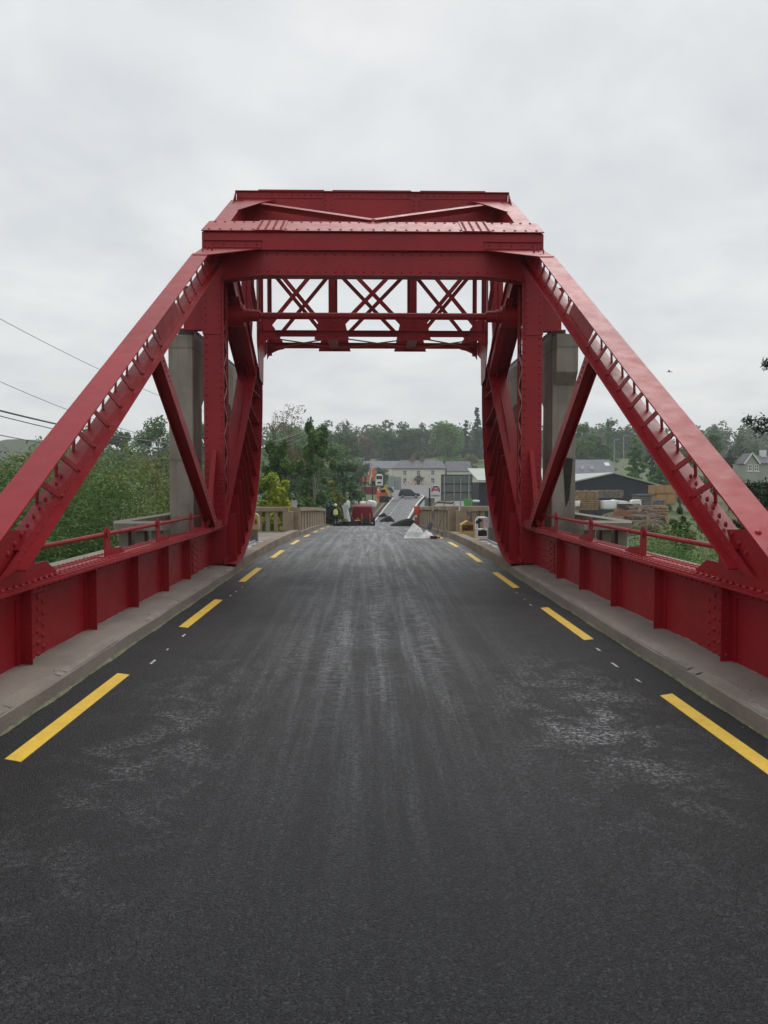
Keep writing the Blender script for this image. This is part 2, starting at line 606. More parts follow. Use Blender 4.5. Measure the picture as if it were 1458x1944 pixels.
def hw(y):
    return interp(y, [(0, HW), (60, HW), (110, 2.5), (150, 3.0), (165, 3.4)])


def ribbon(x0f, x1f, lift, y0, y1, step=None, th_=None):
    m_ = MB()
    n_ = max(2, int((y1 - y0) / (step or 1.5)) + 1)
    for i in range(n_):
        y = y0 + (y1 - y0) * i / (n_ - 1)
        for xf in (x0f, x1f):
            m_.v.append((road_x(y) + xf(y), y, road_h(y) + lift))
    m_.f = [(2 * i, 2 * i + 1, 2 * i + 3, 2 * i + 2) for i in range(n_ - 1)]
    return m_


road = part('road', ribbon(lambda y: -hw(y), lambda y: hw(y), 0.0, -12, 166), ASPH, kind='structure')
# viaduct side walls below the road beyond the bridge
mb = MB()
for s in (-1, 1):
    n0 = len(mb.v)
    yy = [19.9 + i * 2.0 for i in range(68)]
    for y in yy:
        xx = road_x(y) + s * (hw(y) + 0.55)
        mb.v += [(xx, y, road_h(y) - 0.02), (xx, y, -6.5)]
    mb.f += [(n0 + 2 * i, n0 + 2 * i + 1, n0 + 2 * i + 3, n0 + 2 * i + 2) for i in range(len(yy) - 1)]
part('approach_wall', mb, CONC, kind='structure')
# junction forecourt in front of the cottage
mb = MB()
fy = [(163.2, 5.0, 26), (172, 5.0, 28), (185, 6, 30), (205, 6, 30), (224, 5, 30)]
for y, a, b in fy:
    mb.v += [(a, y, road_h(y) + 0.008), (b, y, road_h(y) + 0.008)]
mb.f = [(2 * i, 2 * i + 1, 2 * i + 3, 2 * i + 2) for i in range(len(fy) - 1)]
part('junction_road', mb, mat('grey_asphalt', (0.13, 0.13, 0.133), 0.7, 0.15, 0.4), kind='structure')
mb = MB()
for y in (108, 125, 140, 155, 163, 172):
    mb.v += [(road_x(y) + hw(y) + 0.4, y, road_h(y) - 0.015), (road_x(y) + hw(y) + 9, y, road_h(y) - 0.015)]
mb.f = [(2 * i, 2 * i + 1, 2 * i + 3, 2 * i + 2) for i in range(5)]
part('side_road', mb, mat('pale_asphalt', (0.15, 0.15, 0.15), 0.7, 0.15, 0.4), kind='structure')

# yellow dashes and white setting-out flecks
def dash(x0, wd, y0, y1, mat_, slant=0.0, name='road_marking', lift=0.004):
    m_ = MB()
    n_ = 4
    for i in range(n_ + 1):
        y = y0 + (y1 - y0) * i / n_
        for xx, dy in ((x0, slant), (x0 + wd, 0)):
            m_.v.append((road_x(y) + xx, y + dy, road_h(y) + lift))
            m_.v.append((road_x(y) + xx, y + dy, road_h(y) + 0.0005))
    for i in range(n_):
        a = 4 * i
        m_.f += [(a, a + 2, a + 6, a + 4), (a, a + 4, a + 5, a + 1), (a + 2, a + 3, a + 7, a + 6)]
    m_.f += [(0, 1, 3, 2), (4 * n_, 4 * n_ + 2, 4 * n_ + 3, 4 * n_ + 1)]
    return part(name, m_, mat_, road)


for y0 in (0.35, 4.38, 8.45, 12.35, 16.3, 20.4, 24.5, 28.6, 33.0, 37.4):
    dash(-2.19, 0.115, y0, y0 + 2.0, YELL, 0.05)
for y0 in (-0.2, 3.72, 7.75, 11.6, 15.4, 19.4, 23.4):
    dash(2.10, 0.11, y0, y0 + 2.0, YELL, -0.05)
FLECK = mat('worn_white_fleck', (0.40, 0.41, 0.42), 0.7, 0.3, 20.0)
rng = random.Random(2)
for x, y in ((-2.02, 6.75), (-2.02, 7.3), (-2.03, 7.95), (-2.05, 10.8), (-2.04, 11.2), (-2.03, 11.7), (2.08, 6.05), (2.06, 6.55), (2.1, 7.2), (2.02, 9.9), (2.04, 10.4), (2.05, 11.0)):
    dash(x, rng.uniform(0.014, 0.022), y, y + rng.uniform(0.06, 0.16), FLECK, 0.02, 'road_marking', 0.0035)
for i in range(17):
    y = 104 + i * 3.5
    dash(-0.95, 0.12, y, y + 1.3, WPNT, 0, 'road_marking', 0.012)
m_ = ribbon(lambda y: hw(y) - 0.42, lambda y: hw(y) - 0.20, 0.014, 104, 165)
part('edge_line', m_, WPNT, road)
m_ = ribbon(lambda y: -hw(y) + 0.02, lambda y: -hw(y) + 0.22, 0.012, 104, 160)
part('edge_line', m_, WPNT, road)
mb = MB()                                   # the solid line sweeping round at the junction
arc = [(165 + 13 * math.sin(a) , road_x(165) + 3.0 - 2.6 * (1 - math.cos(a)) * 1.0) for a in [i * 0.26 for i in range(9)]]
for i, (y, x) in enumerate(arc):
    mb.v += [(x - 0.12, y, road_h(y) + 0.03), (x + 0.12, y, road_h(y) + 0.03)]
mb.f = [(2 * i, 2 * i + 1, 2 * i + 3, 2 * i + 2) for i in range(len(arc) - 1)]
part('edge_line', mb, WPNT, road)
for i in range(7):                          # white dashes of the lane by the red car
    p = at(829 - i * 0.2, 953 - i * 2.6, 138 + i * 4)
    mb = MB()
    mb.box(p.x - 0.16, p.x + 0.16, p.y - 0.9, p.y + 0.9, th(p.x, p.y) + 0.4, th(p.x, p.y) + 0.41)

# footways and kerbs on the bridge
for s in (-1, 1):
    xs = [2.735, 2.50, 2.47, 2.415]
    m_ = MB()
    prof = [(2.845, 0.155), (2.52, 0.15), (2.475, 0.142), (2.425, 0.128), (2.412, 0.115), (2.405, -0.08), (2.845, -0.08)]
    rk = random.Random(3 + s)
    n_ = 70
    for i in range(n_ + 1):
        y = -12 + (13.62 + 12) * i / n_
        wob = 0.006 * math.sin(i * 0.9 + s) + rk.uniform(-0.004, 0.004)
        for k, (x, z) in enumerate(prof):
            m_.v.append((s * (x + (wob if 1 < k < 5 else 0)), y, z + (rk.uniform(-0.006, 0.006) if 0 < k < 5 else (rk.uniform(0, 0.02) if k == 0 else 0))))
    k = len(prof)
    for i in range(n_):
        for j in range(k - 1):
            a = i * k + j
            m_.f.append((a, a + 1, a + 1 + k, a + k))
    m_.f += [tuple(n_ * k + j for j in range(k)), tuple(range(k - 1, -1, -1))]
    part('footway', m_, FOOT, kind='structure')
    # worn pale nosing on the kerb edge
    m_ = MB()
    m_.box(s * 2.4, s * 2.36, 13.64, 25.6, -0.6, 0.10)
    # brown kerb beyond the bridge end
    m_ = MB()
    seg = [(13.64, 0.0), (17, 0.0), (21, -0.06), (25.9, -0.16)]
    for (ya, a), (yb, b_) in zip(seg[:-1], seg[1:]):
        for i in range(2):
            y0 = ya + (yb - ya) * i / 2 + 0.006
            y1 = ya + (yb - ya) * (i + 1) / 2 - 0.006
            z0, z1 = road_h(y0), road_h(y1)
            x0, x1 = s * 2.405, s * 2.66
            m_.add([(x0, y0, z0 - 0.3), (x1, y0, z0 - 0.3), (x1, y0, z0 + 0.19), (x0 + s * 0.02, y0, z0 + 0.18), (x0, y1, z1 - 0.3), (x1, y1, z1 - 0.3), (x1, y1, z1 + 0.19), (x0 + s * 0.02, y1, z1 + 0.18)],
                   [(0, 1, 2, 3), (4, 7, 6, 5), (0, 4, 5, 1), (1, 5, 6, 2), (2, 6, 7, 3), (3, 7, 4, 0)])
    part('kerb', m_, KBRN, kind='structure')
    m_ = MB()
    for i in range(12):
        y0, y1 = 25.93 + i * 1.8, 25.93 + (i + 1) * 1.8 - 0.01
        z0, z1 = road_h(y0), road_h(y1)
        x0, x1 = s * 2.405, s * 3.0
        m_.add([(x0, y0, z0 - 0.3), (x1, y0, z0 - 0.3), (x1, y0, z0 + 0.11), (x0, y0, z0 + 0.10), (x0, y1, z1 - 0.3), (x1, y1, z1 - 0.3), (x1, y1, z1 + 0.11), (x0, y1, z1 + 0.10)],
               [(0, 1, 2, 3), (4, 7, 6, 5), (0, 4, 5, 1), (1, 5, 6, 2), (2, 6, 7, 3), (3, 7, 4, 0)])
    part('kerb', m_, KERB, kind='structure')
    m_ = MB()
    m_.box(s * 2.665, s * 6.6, 13.9, 25.85, -0.7, -0.05)
    part('pier_deck', m_, FOOT, kind='structure')
    m_ = MB()
    m_.box(s * 2.6, s * 6.4, 13.95, 25.8, -6.5, -0.72)
    part('pier_wall', m_, CONC, kind='structure')

# ------------------------------------------------------------------ the bascule bridge
bridge = thing('bascule_bridge', 'red riveted rolling bascule bridge with raked end posts spanning the road', 'bridge', (0, 0, 0))


def mirror(mbx, s):
    if s > 0:
        return mbx
    mbx.v = [(-x, y, z) for x, y, z in mbx.v]
    mbx.f = [tuple(reversed(q)) for q in mbx.f]
    return mbx


SL = 0.5706
UN = 1 / math.sqrt(1 + SL * SL)
U = Vector((0, UN, SL * UN))            # along the end post
NN = Vector((0, -SL * UN, UN))          # its upper normal


def ep(y, n=0.0, x=2.6):
    """point on the end post: y along, n below the top plate (perpendicular)"""
    p = Vector((x, y, SL * y - 1.78))
    return p + NN * n


GX = 2.83       # girder web
rng = random.Random(7)
STIFF = [-5.1, -3.75, -2.4, -1.0, 0.35, 1.7, 3.05, 4.4, 6.06, 7.5, 8.86, 10.2, 11.45]
for s in (-1, 1):
    # ---- plate girder
    m = MB()
    m.box(GX, GX + 0.015, -6, 13.6, 0.10, 0.795)
    m.box(2.585, 2.86, 13.401, 13.415, 0.10, 0.829)
    g = part('plate_girder', mirror(m, s), RED, bridge)
    m = MB()
    m.box(2.63, 2.98, -6, 13.40, 0.795, 0.815)
    m.box(2.65, 2.96, 5.0, 13.38, 0.8165, 0.831)
    m.box(GX - 0.09, GX - 0.001, -6, 13.38, 0.78, 0.7935)
    m.box(GX - 0.013, GX - 0.001, -6, 13.38, 0.69, 0.7785)
    part('flange', mirror(m, s), RED, g)
    for y in STIFF:
        m = MB()
        m.box(GX - 0.10, GX - 0.0005, y - 0.006, y + 0.006, 0.12, 0.777)
        m.box(GX - 0.012, GX - 0.0012, y - 0.075, y - 0.0065, 0.12, 0.688)
        for k in range(5):
            m.dome((GX - 0.055, y - 0.0065, 0.22 + k * 0.125), (0, -1, 0), 0.010)
        part('stiffener', mirror(m, s), RED, g)
    for y0, y1 in ((6.12, 6.50), (11.95, 12.32), (0.42, 0.8)):
        m = MB()
        m.box(GX - 0.013, GX - 0.0015, y0, y1, 0.13, 0.685)
        for c in range(4):
            for k in range(6):
                z = 0.18 + k * 0.095 + (0.045 if c in (0, 3) else 0)
                if z < 0.67:
                    m.dome((GX - 0.013, y0 + 0.04 + c * (y1 - y0 - 0.08) / 3, z), (-1, 0, 0), 0.019, 8)
        part('splice_plate', mirror(m, s), RED, g)
    m = MB()
    for xr in (2.68, 2.715, 2.86, 2.895):
        if xr in (2.68, 2.86):
            m.rivets((xr, 5.05, 0.831), (xr, 13.2, 0.831), 0.105, (0, 0, 1), 0.019)
        else:
            m.rivets((xr + 0.03, 5.1, 0.831), (xr + 0.03, 13.25, 0.831), 0.105, (0, 0, 1), 0.019)
    m.rivets((GX - 0.013, 1, 0.735), (GX - 0.013, 13.2, 0.735), 0.11, (-1, 0, 0), 0.016)
    for y in (12.55, 12.7, 12.95, 13.2, 13.32):
        m.rivets((GX, y, 0.2), (GX, y, 0.66), 0.09, (-1, 0, 0), 0.014)
    part('rivets', mirror(m, s), RED, g, kind='stuff')

    # ---- handrail on the girder
    m = MB()
    for a, b in ((5.95, 7.95), (7.95, 9.83), (9.83, 13.05)):
        m.cyl((2.785, a, 1.07), (2.785, b, 1.07), 0.0225, None, 12)
    m.cyl((2.785, 8.35, 1.07), (2.785, 8.39, 1.07), 0.027, None, 12)
    rail = part('handrail', mirror(m, s), RED, bridge, smooth=0.7)
    for y in (7.92, 9.82, 11.65):
        m = MB()
        m.prism([(y - 0.07, 0.832), (y - 0.07, 1.10), (y - 0.04, 1.145), (y + 0.04, 1.145), (y + 0.07, 1.10), (y + 0.07, 0.955), (y + 0.09, 0.93), (y + 0.42, 0.90), (y + 0.55, 0.845), (y + 0.55, 0.832)], 'X', 2.76, 2.776)
        m.box(2.72, 2.85, y - 0.07, y + 0.55, 0.8315, 0.843)
        m.cyl((2.75, y, 1.07), (2.795, y, 1.07), 0.04, None, 12)
        part('post', mirror(m, s), RED, rail)
    m = MB()
    m.prism([(5.98, 0.832), (5.98, 0.955), (6.36, 0.955), (6.58, 0.845), (6.58, 0.832)], 'X', 2.74, 2.756)
    part('post', mirror(m, s), RED, rail)

    # ---- raked end post
    m = MB()
    a, b = ep(4.55, 0, 2.56), ep(12.12, 0, 2.56)
    m.plate([a, ep(4.55, 0, 2.81), ep(12.12, 0, 2.81), b], 0.016)
    post = part('end_post', mirror(m, s), RED, bridge)
    m = MB()
    for x0 in (2.635, 2.735):
        m.plate([ep(4.7, -0.001, x0), ep(12.1, -0.001, x0), ep(12.1, -0.07, x0), ep(4.7, -0.07, x0)], 0.012)
    m.plate([ep(5.20, -0.30, 2.645), ep(13.3, -0.30, 2.645), ep(13.3, -0.395, 2.645), ep(5.40, -0.395, 2.645)], 0.012)
    m.plate([ep(5.40, -0.397, 2.56), ep(5.40, -0.397, 2.645), ep(13.3, -0.397, 2.645), ep(13.3, -0.397, 2.56)], 0.012)
    m.plate([ep(5.5, -0.2985, 2.632), ep(5.5, -0.2985, 2.765), ep(13.3, -0.2985, 2.765), ep(13.3, -0.2985, 2.632)], 0.010)
    m.plate([ep(5.5, -0.31, 2.755), ep(13.3, -0.31, 2.755), ep(13.3, -0.395, 2.755), ep(5.5, -0.395, 2.755)], 0.010)
    part('chord_angle', mirror(m, s), RED, post)
    # lacing bars: each bay a world-vertical bar and one square to the chord
    k = 0
    y = 6.05
    bays = []
    while y < 12.9:
        if not (9.25 < y < 10.25):
            bays.append(y)
        y += 0.392
    for y in bays:
        m = MB()
        pb = ep(y + 0.2, -0.345, 2.632)
        m.bar(pb, ep(y - 0.08, -0.02, 2.632), 0.012, 0.05, (1, 0, 0))
        part('lacing_bar', mirror(m, s), RED, post)
        m = MB()
        m.bar(ep(y + 0.02, -0.29, 2.745), ep(y + 0.22, -0.02, 2.745), 0.012, 0.042, (1, 0, 0))
        part('lacing_bar', mirror(m, s), RED, post)
    m = MB()
    m.plate([ep(9.28, -0.04, 2.652), ep(10.22, -0.04, 2.652), ep(10.42, -0.34, 2.652), ep(9.48, -0.34, 2.652)], 0.01)
    for k in range(8):
        m.dome(ep(9.62 + k * 0.1, -0.35, 2.652), (-1, 0, 0), 0.013)
    part('batten_plate', mirror(m, s), RED, post)
    # foot gusset and solid web near the girder
    m = MB()
    m.prism([(4.4, 0.832), (6.0, 0.832), (6.0, 1.10), (5.98, 1.23), (5.35, 1.27), (5.35, SL * 5.35 - 1.80), (4.75, SL * 4.75 - 1.80), (4.4, 0.85)], 'X', 2.675, 2.69)
    m.prism([(4.4, 0.832), (6.0, 0.832), (6.0, 1.12), (5.6, 1.27), (5.0, 1.27), (4.6, 0.9)], 'X', 2.765, 2.78)
    part('gusset_plate', mirror(m, s), RED, post)
    m = MB()
    for k in range(10):
        m.dome(ep(5.42 + k * 0.11, -0.26, 2.675), (-1, 0, 0), 0.019, 8)
        m.dome(ep(5.46 + k * 0.11, -0.35, 2.645), (-1, 0, 0), 0.019, 8)
    for k in range(4):
        m.dome(ep(4.75 + k * 0.18, 0.017, 2.62), NN, 0.019, 8)
        m.dome(ep(4.75 + k * 0.18, 0.017, 2.74), NN, 0.019, 8)
    for y in bays:
        m.dome(ep(y + 0.2, -0.345, 2.626), (-1, 0, 0), 0.018)
    m.rivets((2.67, 5.0, 0.834), (2.67, 6.4, 0.834), 0.11, (0, 0, 1), 0.02)
    part('rivets', mirror(m, s), RED, post, kind='stuff')

    # ---- diagonal brace between the end post and the column foot
    m = MB()
    p0, p1 = Vector((2.71, 9.50, 3.20)), Vector((2.71, 12.95, 0.86))
    m.bar(p0, p1, 0.15, 0.012, (1, 0, 0))
    d = (p1 - p0).normalized()
    n = d.cross(Vector((1, 0, 0))).normalized()
    for xx in (2.632, 2.788):
        m.bar(Vector((xx, p0.y, p0.z)) - n * 0.0, Vector((xx, p1.y, p1.z)), 0.012, 0.16, (1, 0, 0))
    br = part('diagonal_brace', mirror(m, s), RED, bridge)
    m = MB()
    for k in range(9):
        q = p1.lerp(p0, 0.03 + k * 0.028)
        m.dome((2.626, q.y, q.z), (-1, 0, 0), 0.014)
    for k in range(6):
        q = p0.lerp(p1, 0.02 + k * 0.022)
        m.dome((2.626, q.y, q.z), (-1, 0, 0), 0.014)
    part('rivets', mirror(m, s), RED, br, kind='stuff')

    # ---- column with laced sides
    m = MB()
    m.box(2.58, 2.93, 13.40, 13.414, 0.83, 5.12)
    c = part('column', mirror(m, s), RED, bridge)
    m = MB()
    m.box(2.595, 2.915, 13.384, 13.3985, 0.84, 2.16)
    part('cover_plate', mirror(m, s), RED, c)
    m = MB()
    m.box(2.62, 2.94, 13.380, 13.3965, 4.15, 5.15)
    part('cover_plate', mirror(m, s), RED, c)
    m = MB()
    m.box(2.585, 2.66, 13.846, 13.86, 0.4, 5.3)
    m.box(2.85, 2.925, 13.846, 13.86, 0.4, 5.3)
    m.box(2.661, 2.849, 13.8465, 13.8595, 4.7, 5.3)
    for x0 in (2.605, 2.89):
        for y0, y1 in ((13.416, 13.50), (13.76, 13.844)):
            m.box(x0, x0 + 0.012, y0, y1, 0.83, 5.2)
    part('rear_plate', mirror(m, s), RED, c)
    for x0 in (2.598, 2.905):
        z = 1.2
        k = 0
        while z < 4.3:
            m = MB()
            ya, yb = (13.46, 13.80) if k % 2 == 0 else (13.80, 13.46)
            m.bar((x0, ya, z), (x0, yb, z + 0.30), 0.010, 0.05, (1, 0, 0))
            part('lacing_bar', mirror(m, s), RED, c)
            z += 0.30
            k += 1
    m = MB()
    m.prism([(13.38, 0.835), (13.38, 2.15), (13.30, 2.12), (12.72, 0.95), (12.70, 0.835)], 'X', 2.735, 2.748)
    m.bar((2.742, 13.335, 2.16), (2.742, 12.72, 0.9), 0.075, 0.012, (1, 0, 0))
    part('knee_bracket', mirror(m, s), RED, c)
    m = MB()
    m.box(2.60, 2.90, 12.6, 13.38, 0.832, 0.855)
    m.box(2.62, 2.88, 12.9, 13.38, 0.8565, 0.95)
    part('base_plate', mirror(m, s), RED, c)
    m = MB()
    for xr in (2.625, 2.885):
        m.rivets((xr, 13.40, 2.25), (xr, 13.40, 4.1), 0.125, (0, -1, 0), 0.018)
        m.rivets((xr, 13.384, 0.95), (xr, 13.384, 2.1), 0.115, (0, -1, 0), 0.018)
        m.rivets((xr + 0.03 if xr < 2.7 else xr, 13.38, 4.25), (xr + 0.03 if xr < 2.7 else xr, 13.38, 5.05), 0.11, (0, -1, 0), 0.016)
    for xr in (2.69, 2.81):
        m.rivets((xr, 13.384, 0.95), (xr, 13.384, 1.75), 0.115, (0, -1, 0), 0.018)
    for yr in (13.46, 13.80):
        m.rivets((2.597, yr, 1.0), (2.597, yr, 5.0), 0.125, (-1, 0, 0), 0.015)
    part('rivets', mirror(m, s), RED, c, kind='stuff')
    # outer bearing frame behind the column top
    m = MB()
    m.box(2.95, 3.30, 13.55, 13.57, 4.25, 4.95)
    m.box(2.95, 3.32, 13.42, 13.58, 4.96, 4.975)
    m.box(2.95, 3.32, 13.42, 13.58, 4.23, 4.245)
    m.box(2.95, 2.965, 13.58, 14.4, 4.25, 5.3)
    part('bearing_bracket', mirror(m, s), RED, c)

    # ---- rolling segment: rim, web, ribs
    CY, CZ, RR = 13.40, 3.63, 3.48

    def rp(deg, r, x):
        t = R(deg)
        return Vector((x, CY + r * math.cos(t), CZ + r * math.sin(t)))
    m = MB()
    A = [-91 + i * (98 / 34) for i in range(35)]
    for a0, a1 in zip(A[:-1], A[1:]):
        m.add([rp(a0, RR, 2.39), rp(a1, RR, 2.39), rp(a1, RR, 2.86), rp(a0, RR, 2.86), rp(a0, RR - 0.035, 2.39), rp(a1, RR - 0.035, 2.39), rp(a1, RR - 0.035, 2.86), rp(a0, RR - 0.035, 2.86)],
              [(0, 3, 2, 1), (4, 5, 6, 7), (0, 1, 5, 4), (3, 7, 6, 2)])
    seg_ = part('rolling_segment', mirror(m, s), RED, bridge)
    m = MB()
    poly = [(13.42, 0.12)] + [(CY + (RR - 0.04) * math.cos(R(a)), CZ + (RR - 0.04) * math.sin(R(a))) for a in A[2:]] + [(16.45, 4.15), (15.2, 2.95), (13.62, 0.9)]
    m.prism(poly, 'X', 2.60, 2.615)
    part('web_plate', mirror(m, s), RED, seg_)
    # inside angle along the rim
    m = MB()
    for a0, a1 in zip(A[:-1], A[1:]):
        m.add([rp(a0, RR - 0.036, 2.585), rp(a1, RR - 0.036, 2.585), rp(a1, RR - 0.13, 2.585), rp(a0, RR - 0.13, 2.585), rp(a0, RR - 0.036, 2.599), rp(a1, RR - 0.036, 2.599), rp(a1, RR - 0.13, 2.599), rp(a0, RR - 0.13, 2.599)],
              [(0, 1, 2, 3), (4, 7, 6, 5), (3, 2, 6, 7)])
    part('rim_angle', mirror(m, s), RED, seg_)

    def chord_hit(deg):
        # radius at which the ray from the roll centre crosses the chord strut
        t = R(deg)
        dx, dz = math.cos(t), math.sin(t)
        # chord from (13.45,.85) to (16.3,4.1)
        px, pz, qx, qz = 13.5, 0.85, 16.35, 4.1
        ex, ez = qx - px, qz - pz
        den = dx * ez - dz * ex
        if abs(den) < 1e-6:
            return None
        tt = ((px - CY) * ez - (pz - CZ) * ex) / den
        return tt
    for deg in [-84, -76, -68, -60, -51, -42, -33, -23, -13, -3]:
        r0 = chord_hit(deg)
        if r0 is None or r0 < 0.2 or r0 > RR - 0.3:
            r0 = RR - 0.5
        m = MB()
        t = R(deg)
        tang = Vector((0, -math.sin(t), math.cos(t)))
        for wx0, wx1, th2 in ((2.44, 2.584, 0.010),):
            p = [rp(deg, r0, wx0), rp(deg, RR - 0.037, wx0), rp(deg, RR - 0.037, wx1), rp(deg, r0, wx1)]
            m.plate(p, th2)
        q = [rp(deg, r0, 2.588) + tang * 0.012, rp(deg, RR - 0.14, 2.588) + tang * 0.012, rp(deg, RR - 0.14, 2.588) + tang * 0.09, rp(deg, r0, 2.588) + tang * 0.09]
        m.plate(q, 0.010)
        part('rib', mirror(m, s), RED, seg_)
    m = MB()
    for deg in [-84, -76, -68, -60, -51, -42, -33, -23, -13, -3]:
        r0 = chord_hit(deg)
        if r0 is None or r0 < 0.2 or r0 > RR - 0.3:
            r0 = RR - 0.5
        t = R(deg)
        tang = Vector((0, -math.sin(t), math.cos(t)))
        m.rivets(rp(deg, r0 + 0.1, 2.583) + tang * 0.05, rp(deg, RR - 0.2, 2.583) + tang * 0.05, 0.12, (-1, 0, 0), 0.015)
    for i in range(44):
        m.dome(rp(-88 + i * 2.1, RR - 0.085, 2.584), (-1, 0, 0), 0.015)
        m.dome(rp(-87 + i * 2.1, RR - 0.036, 2.48), rp(-87 + i * 2.1, 0, 0) - rp(-87 + i * 2.1, 1, 0), 0.015)
    part('rivets', mirror(m, s), RED, seg_, kind='stuff')

    # ---- chord strut (column foot to rim head), wider at the top
    m = MB()
    c0, c1 = Vector((0, 13.44, 0.84)), Vector((0, 16.32, 4.08))
    dd = (c1 - c0).normalized()
    nc = Vector((0, -dd.z, dd.y))
    q = [Vector((2.565, c0.y, c0.z)), Vector((2.80, c0.y, c0.z)), Vector((2.80, c1.y, c1.z)), Vector((2.405, c1.y, c1.z)), Vector((2.47, (c0.y * 0.45 + c1.y * 0.55), (c0.z * 0.45 + c1.z * 0.55)))]
    m.plate(q, 0.014)
    m.plate([Vector((2.585, c0.y, c0.z)) - nc * 0.001, Vector((2.585, c1.y, c1.z)) - nc * 0.001, Vector((2.585, c1.y, c1.z)) - nc * 0.11, Vector((2.585, c0.y, c0.z)) - nc * 0.11], 0.012)
    ch = part('chord_strut', mirror(m, s), RED, bridge)
    m = MB()
    for k in range(5):
        q0 = c1.lerp(c0, 0.14 + 0.022 * k)
        m.dome((2.47, q0.y, q0.z) + Vector((0, 0, 0)) if False else Vector((2.50, q0.y, q0.z)) + nc * 0.015, nc, 0.018)
        m.dome(Vector((2.62, q0.y, q0.z)) + nc * 0.015, nc, 0.018)
        q0 = c0.lerp(c1, 0.18 + 0.03 * k)
        m.dome(Vector((2.66, q0.y, q0.z)) + nc * 0.015, nc, 0.018)
    part('rivets', mirror(m, s), RED, ch, kind='stuff')

    # ---- upper strut from the column head down to the rim head
    m = MB()
    u0, u1 = Vector((0, 13.55, 5.35)), Vector((0, 16.55, 3.75))
    uu = (u1 - u0).normalized()
    un = Vector((0, uu.z, -uu.y))           # downward-forward normal
    m.plate([Vector((2.46, u0.y, u0.z)), Vector((2.46, u1.y, u1.z)), Vector((2.80, u1.y, u1.z)), Vector((2.80, u0.y, u0.z))], 0.014)
    for xx in (2.455, 2.79):
        m.plate([Vector((xx, u0.y, u0.z)) + un * 0.17, Vector((xx, u1.y, u1.z)) + un * 0.17, Vector((xx, u1.y, u1.z)) - un * 0.17, Vector((xx, u0.y, u0.z)) - un * 0.17], 0.012)
    for sg in (-1, 1):
        m.plate([Vector((2.41, u0.y + 0.5, u0.z - 0.267)) + un * 0.172 * sg, Vector((2.41, u1.y, u1.z)) + un * 0.172 * sg, Vector((2.54, u1.y, u1.z)) + un * 0.172 * sg, Vector((2.54, u0.y + 0.5, u0.z - 0.267)) + un * 0.172 * sg], 0.010)
    part('upper_strut', mirror(m, s), RED, bridge)

    # ---- trunnion hub on the cross shaft
    m = MB()
    m.cyl((2.36, 14.3, 4.66), (2.74, 14.3, 4.66), 0.195, None, 24)
    m.cyl((2.26, 14.3, 4.66), (2.359, 14.3, 4.66), 0.125, None, 20)
    m.cyl((2.08, 14.3, 4.66), (2.259, 14.3, 4.66), 0.105, None, 20)
    m.box(2.42, 2.70, 14.18, 14.42, 4.856, 4.90)
    hub = part('shaft_hub', mirror(m, s), RED, bridge, smooth=0.6)
    m = MB()
    m.tube([(2.22, 14.3 + 0.03, 4.66 + 0.13 * 1), (2.22, 14.2, 4.92), (2.22, 14.15, 4.84)], 0.008)
    m.tube([(2.22, 14.3, 4.54), (2.22, 14.22, 4.38), (2.22, 14.15, 4.5)], 0.008)
    part('grease_pipe', mirror(m, s), WIREW, hub)

    # ---- rear post of the truss, above the rim head
    m = MB()
    m.box(2.585, 2.60, 16.02, 16.22, 3.9, 6.6)
    m.box(2.50, 2.70, 16.02, 16.034, 4.0, 6.6)
    m.prism([(15.9, 3.8), (16.85, 3.75), (16.75, 4.5), (16.25, 5.0), (15.98, 4.7)], 'X', 2.56, 2.574)
    rp_ = part('rear_post', mirror(m, s), RED, bridge)
    m = MB()
    m.bar((2.62, 16.1, 6.5), (2.40, 16.15, 5.0), 0.09, 0.012, (1, 0, 0))
    m.bar((2.66, 17.4, 6.5), (2.60, 16.4, 4.4), 0.08, 0.08, (1, 0, 0))
    part('brace', mirror(m, s), RED, rp_)

    # ---- top chord from the portal up to the counterweight
    m = MB()
    m.plate([ep(14.0, 0.03, 2.56), ep(14.0, 0.03, 2.86), ep(15.86, 0.03, 2.86), ep(15.86, 0.03, 2.56)], 0.016)
    m.plate([ep(13.9, 0.02, 2.60), ep(15.86, 0.02, 2.60), ep(15.86, -0.40, 2.60), ep(13.9, -0.40, 2.60)], 0.014)
    m.plate([ep(13.9, 0.02, 2.82), ep(15.86, 0.02, 2.82), ep(15.86, -0.40, 2.82), ep(13.9, -0.40, 2.82)], 0.014)
    tcd = part('top_chord', mirror(m, s), RED, bridge)
    m = MB()
    m.plate([ep(14.9, 0.047, 2.58), ep(15.88, 0.047, 2.58), ep(15.88, 0.047, 1.95), ep(15.60, 0.047, 2.2)], 0.012)
    m.prism([(15.35, 6.98), (15.88, 7.52), (15.88, 6.9)], 'X', 2.765, 2.78)
    part('gusset_plate', mirror(m, s), RED, tcd)

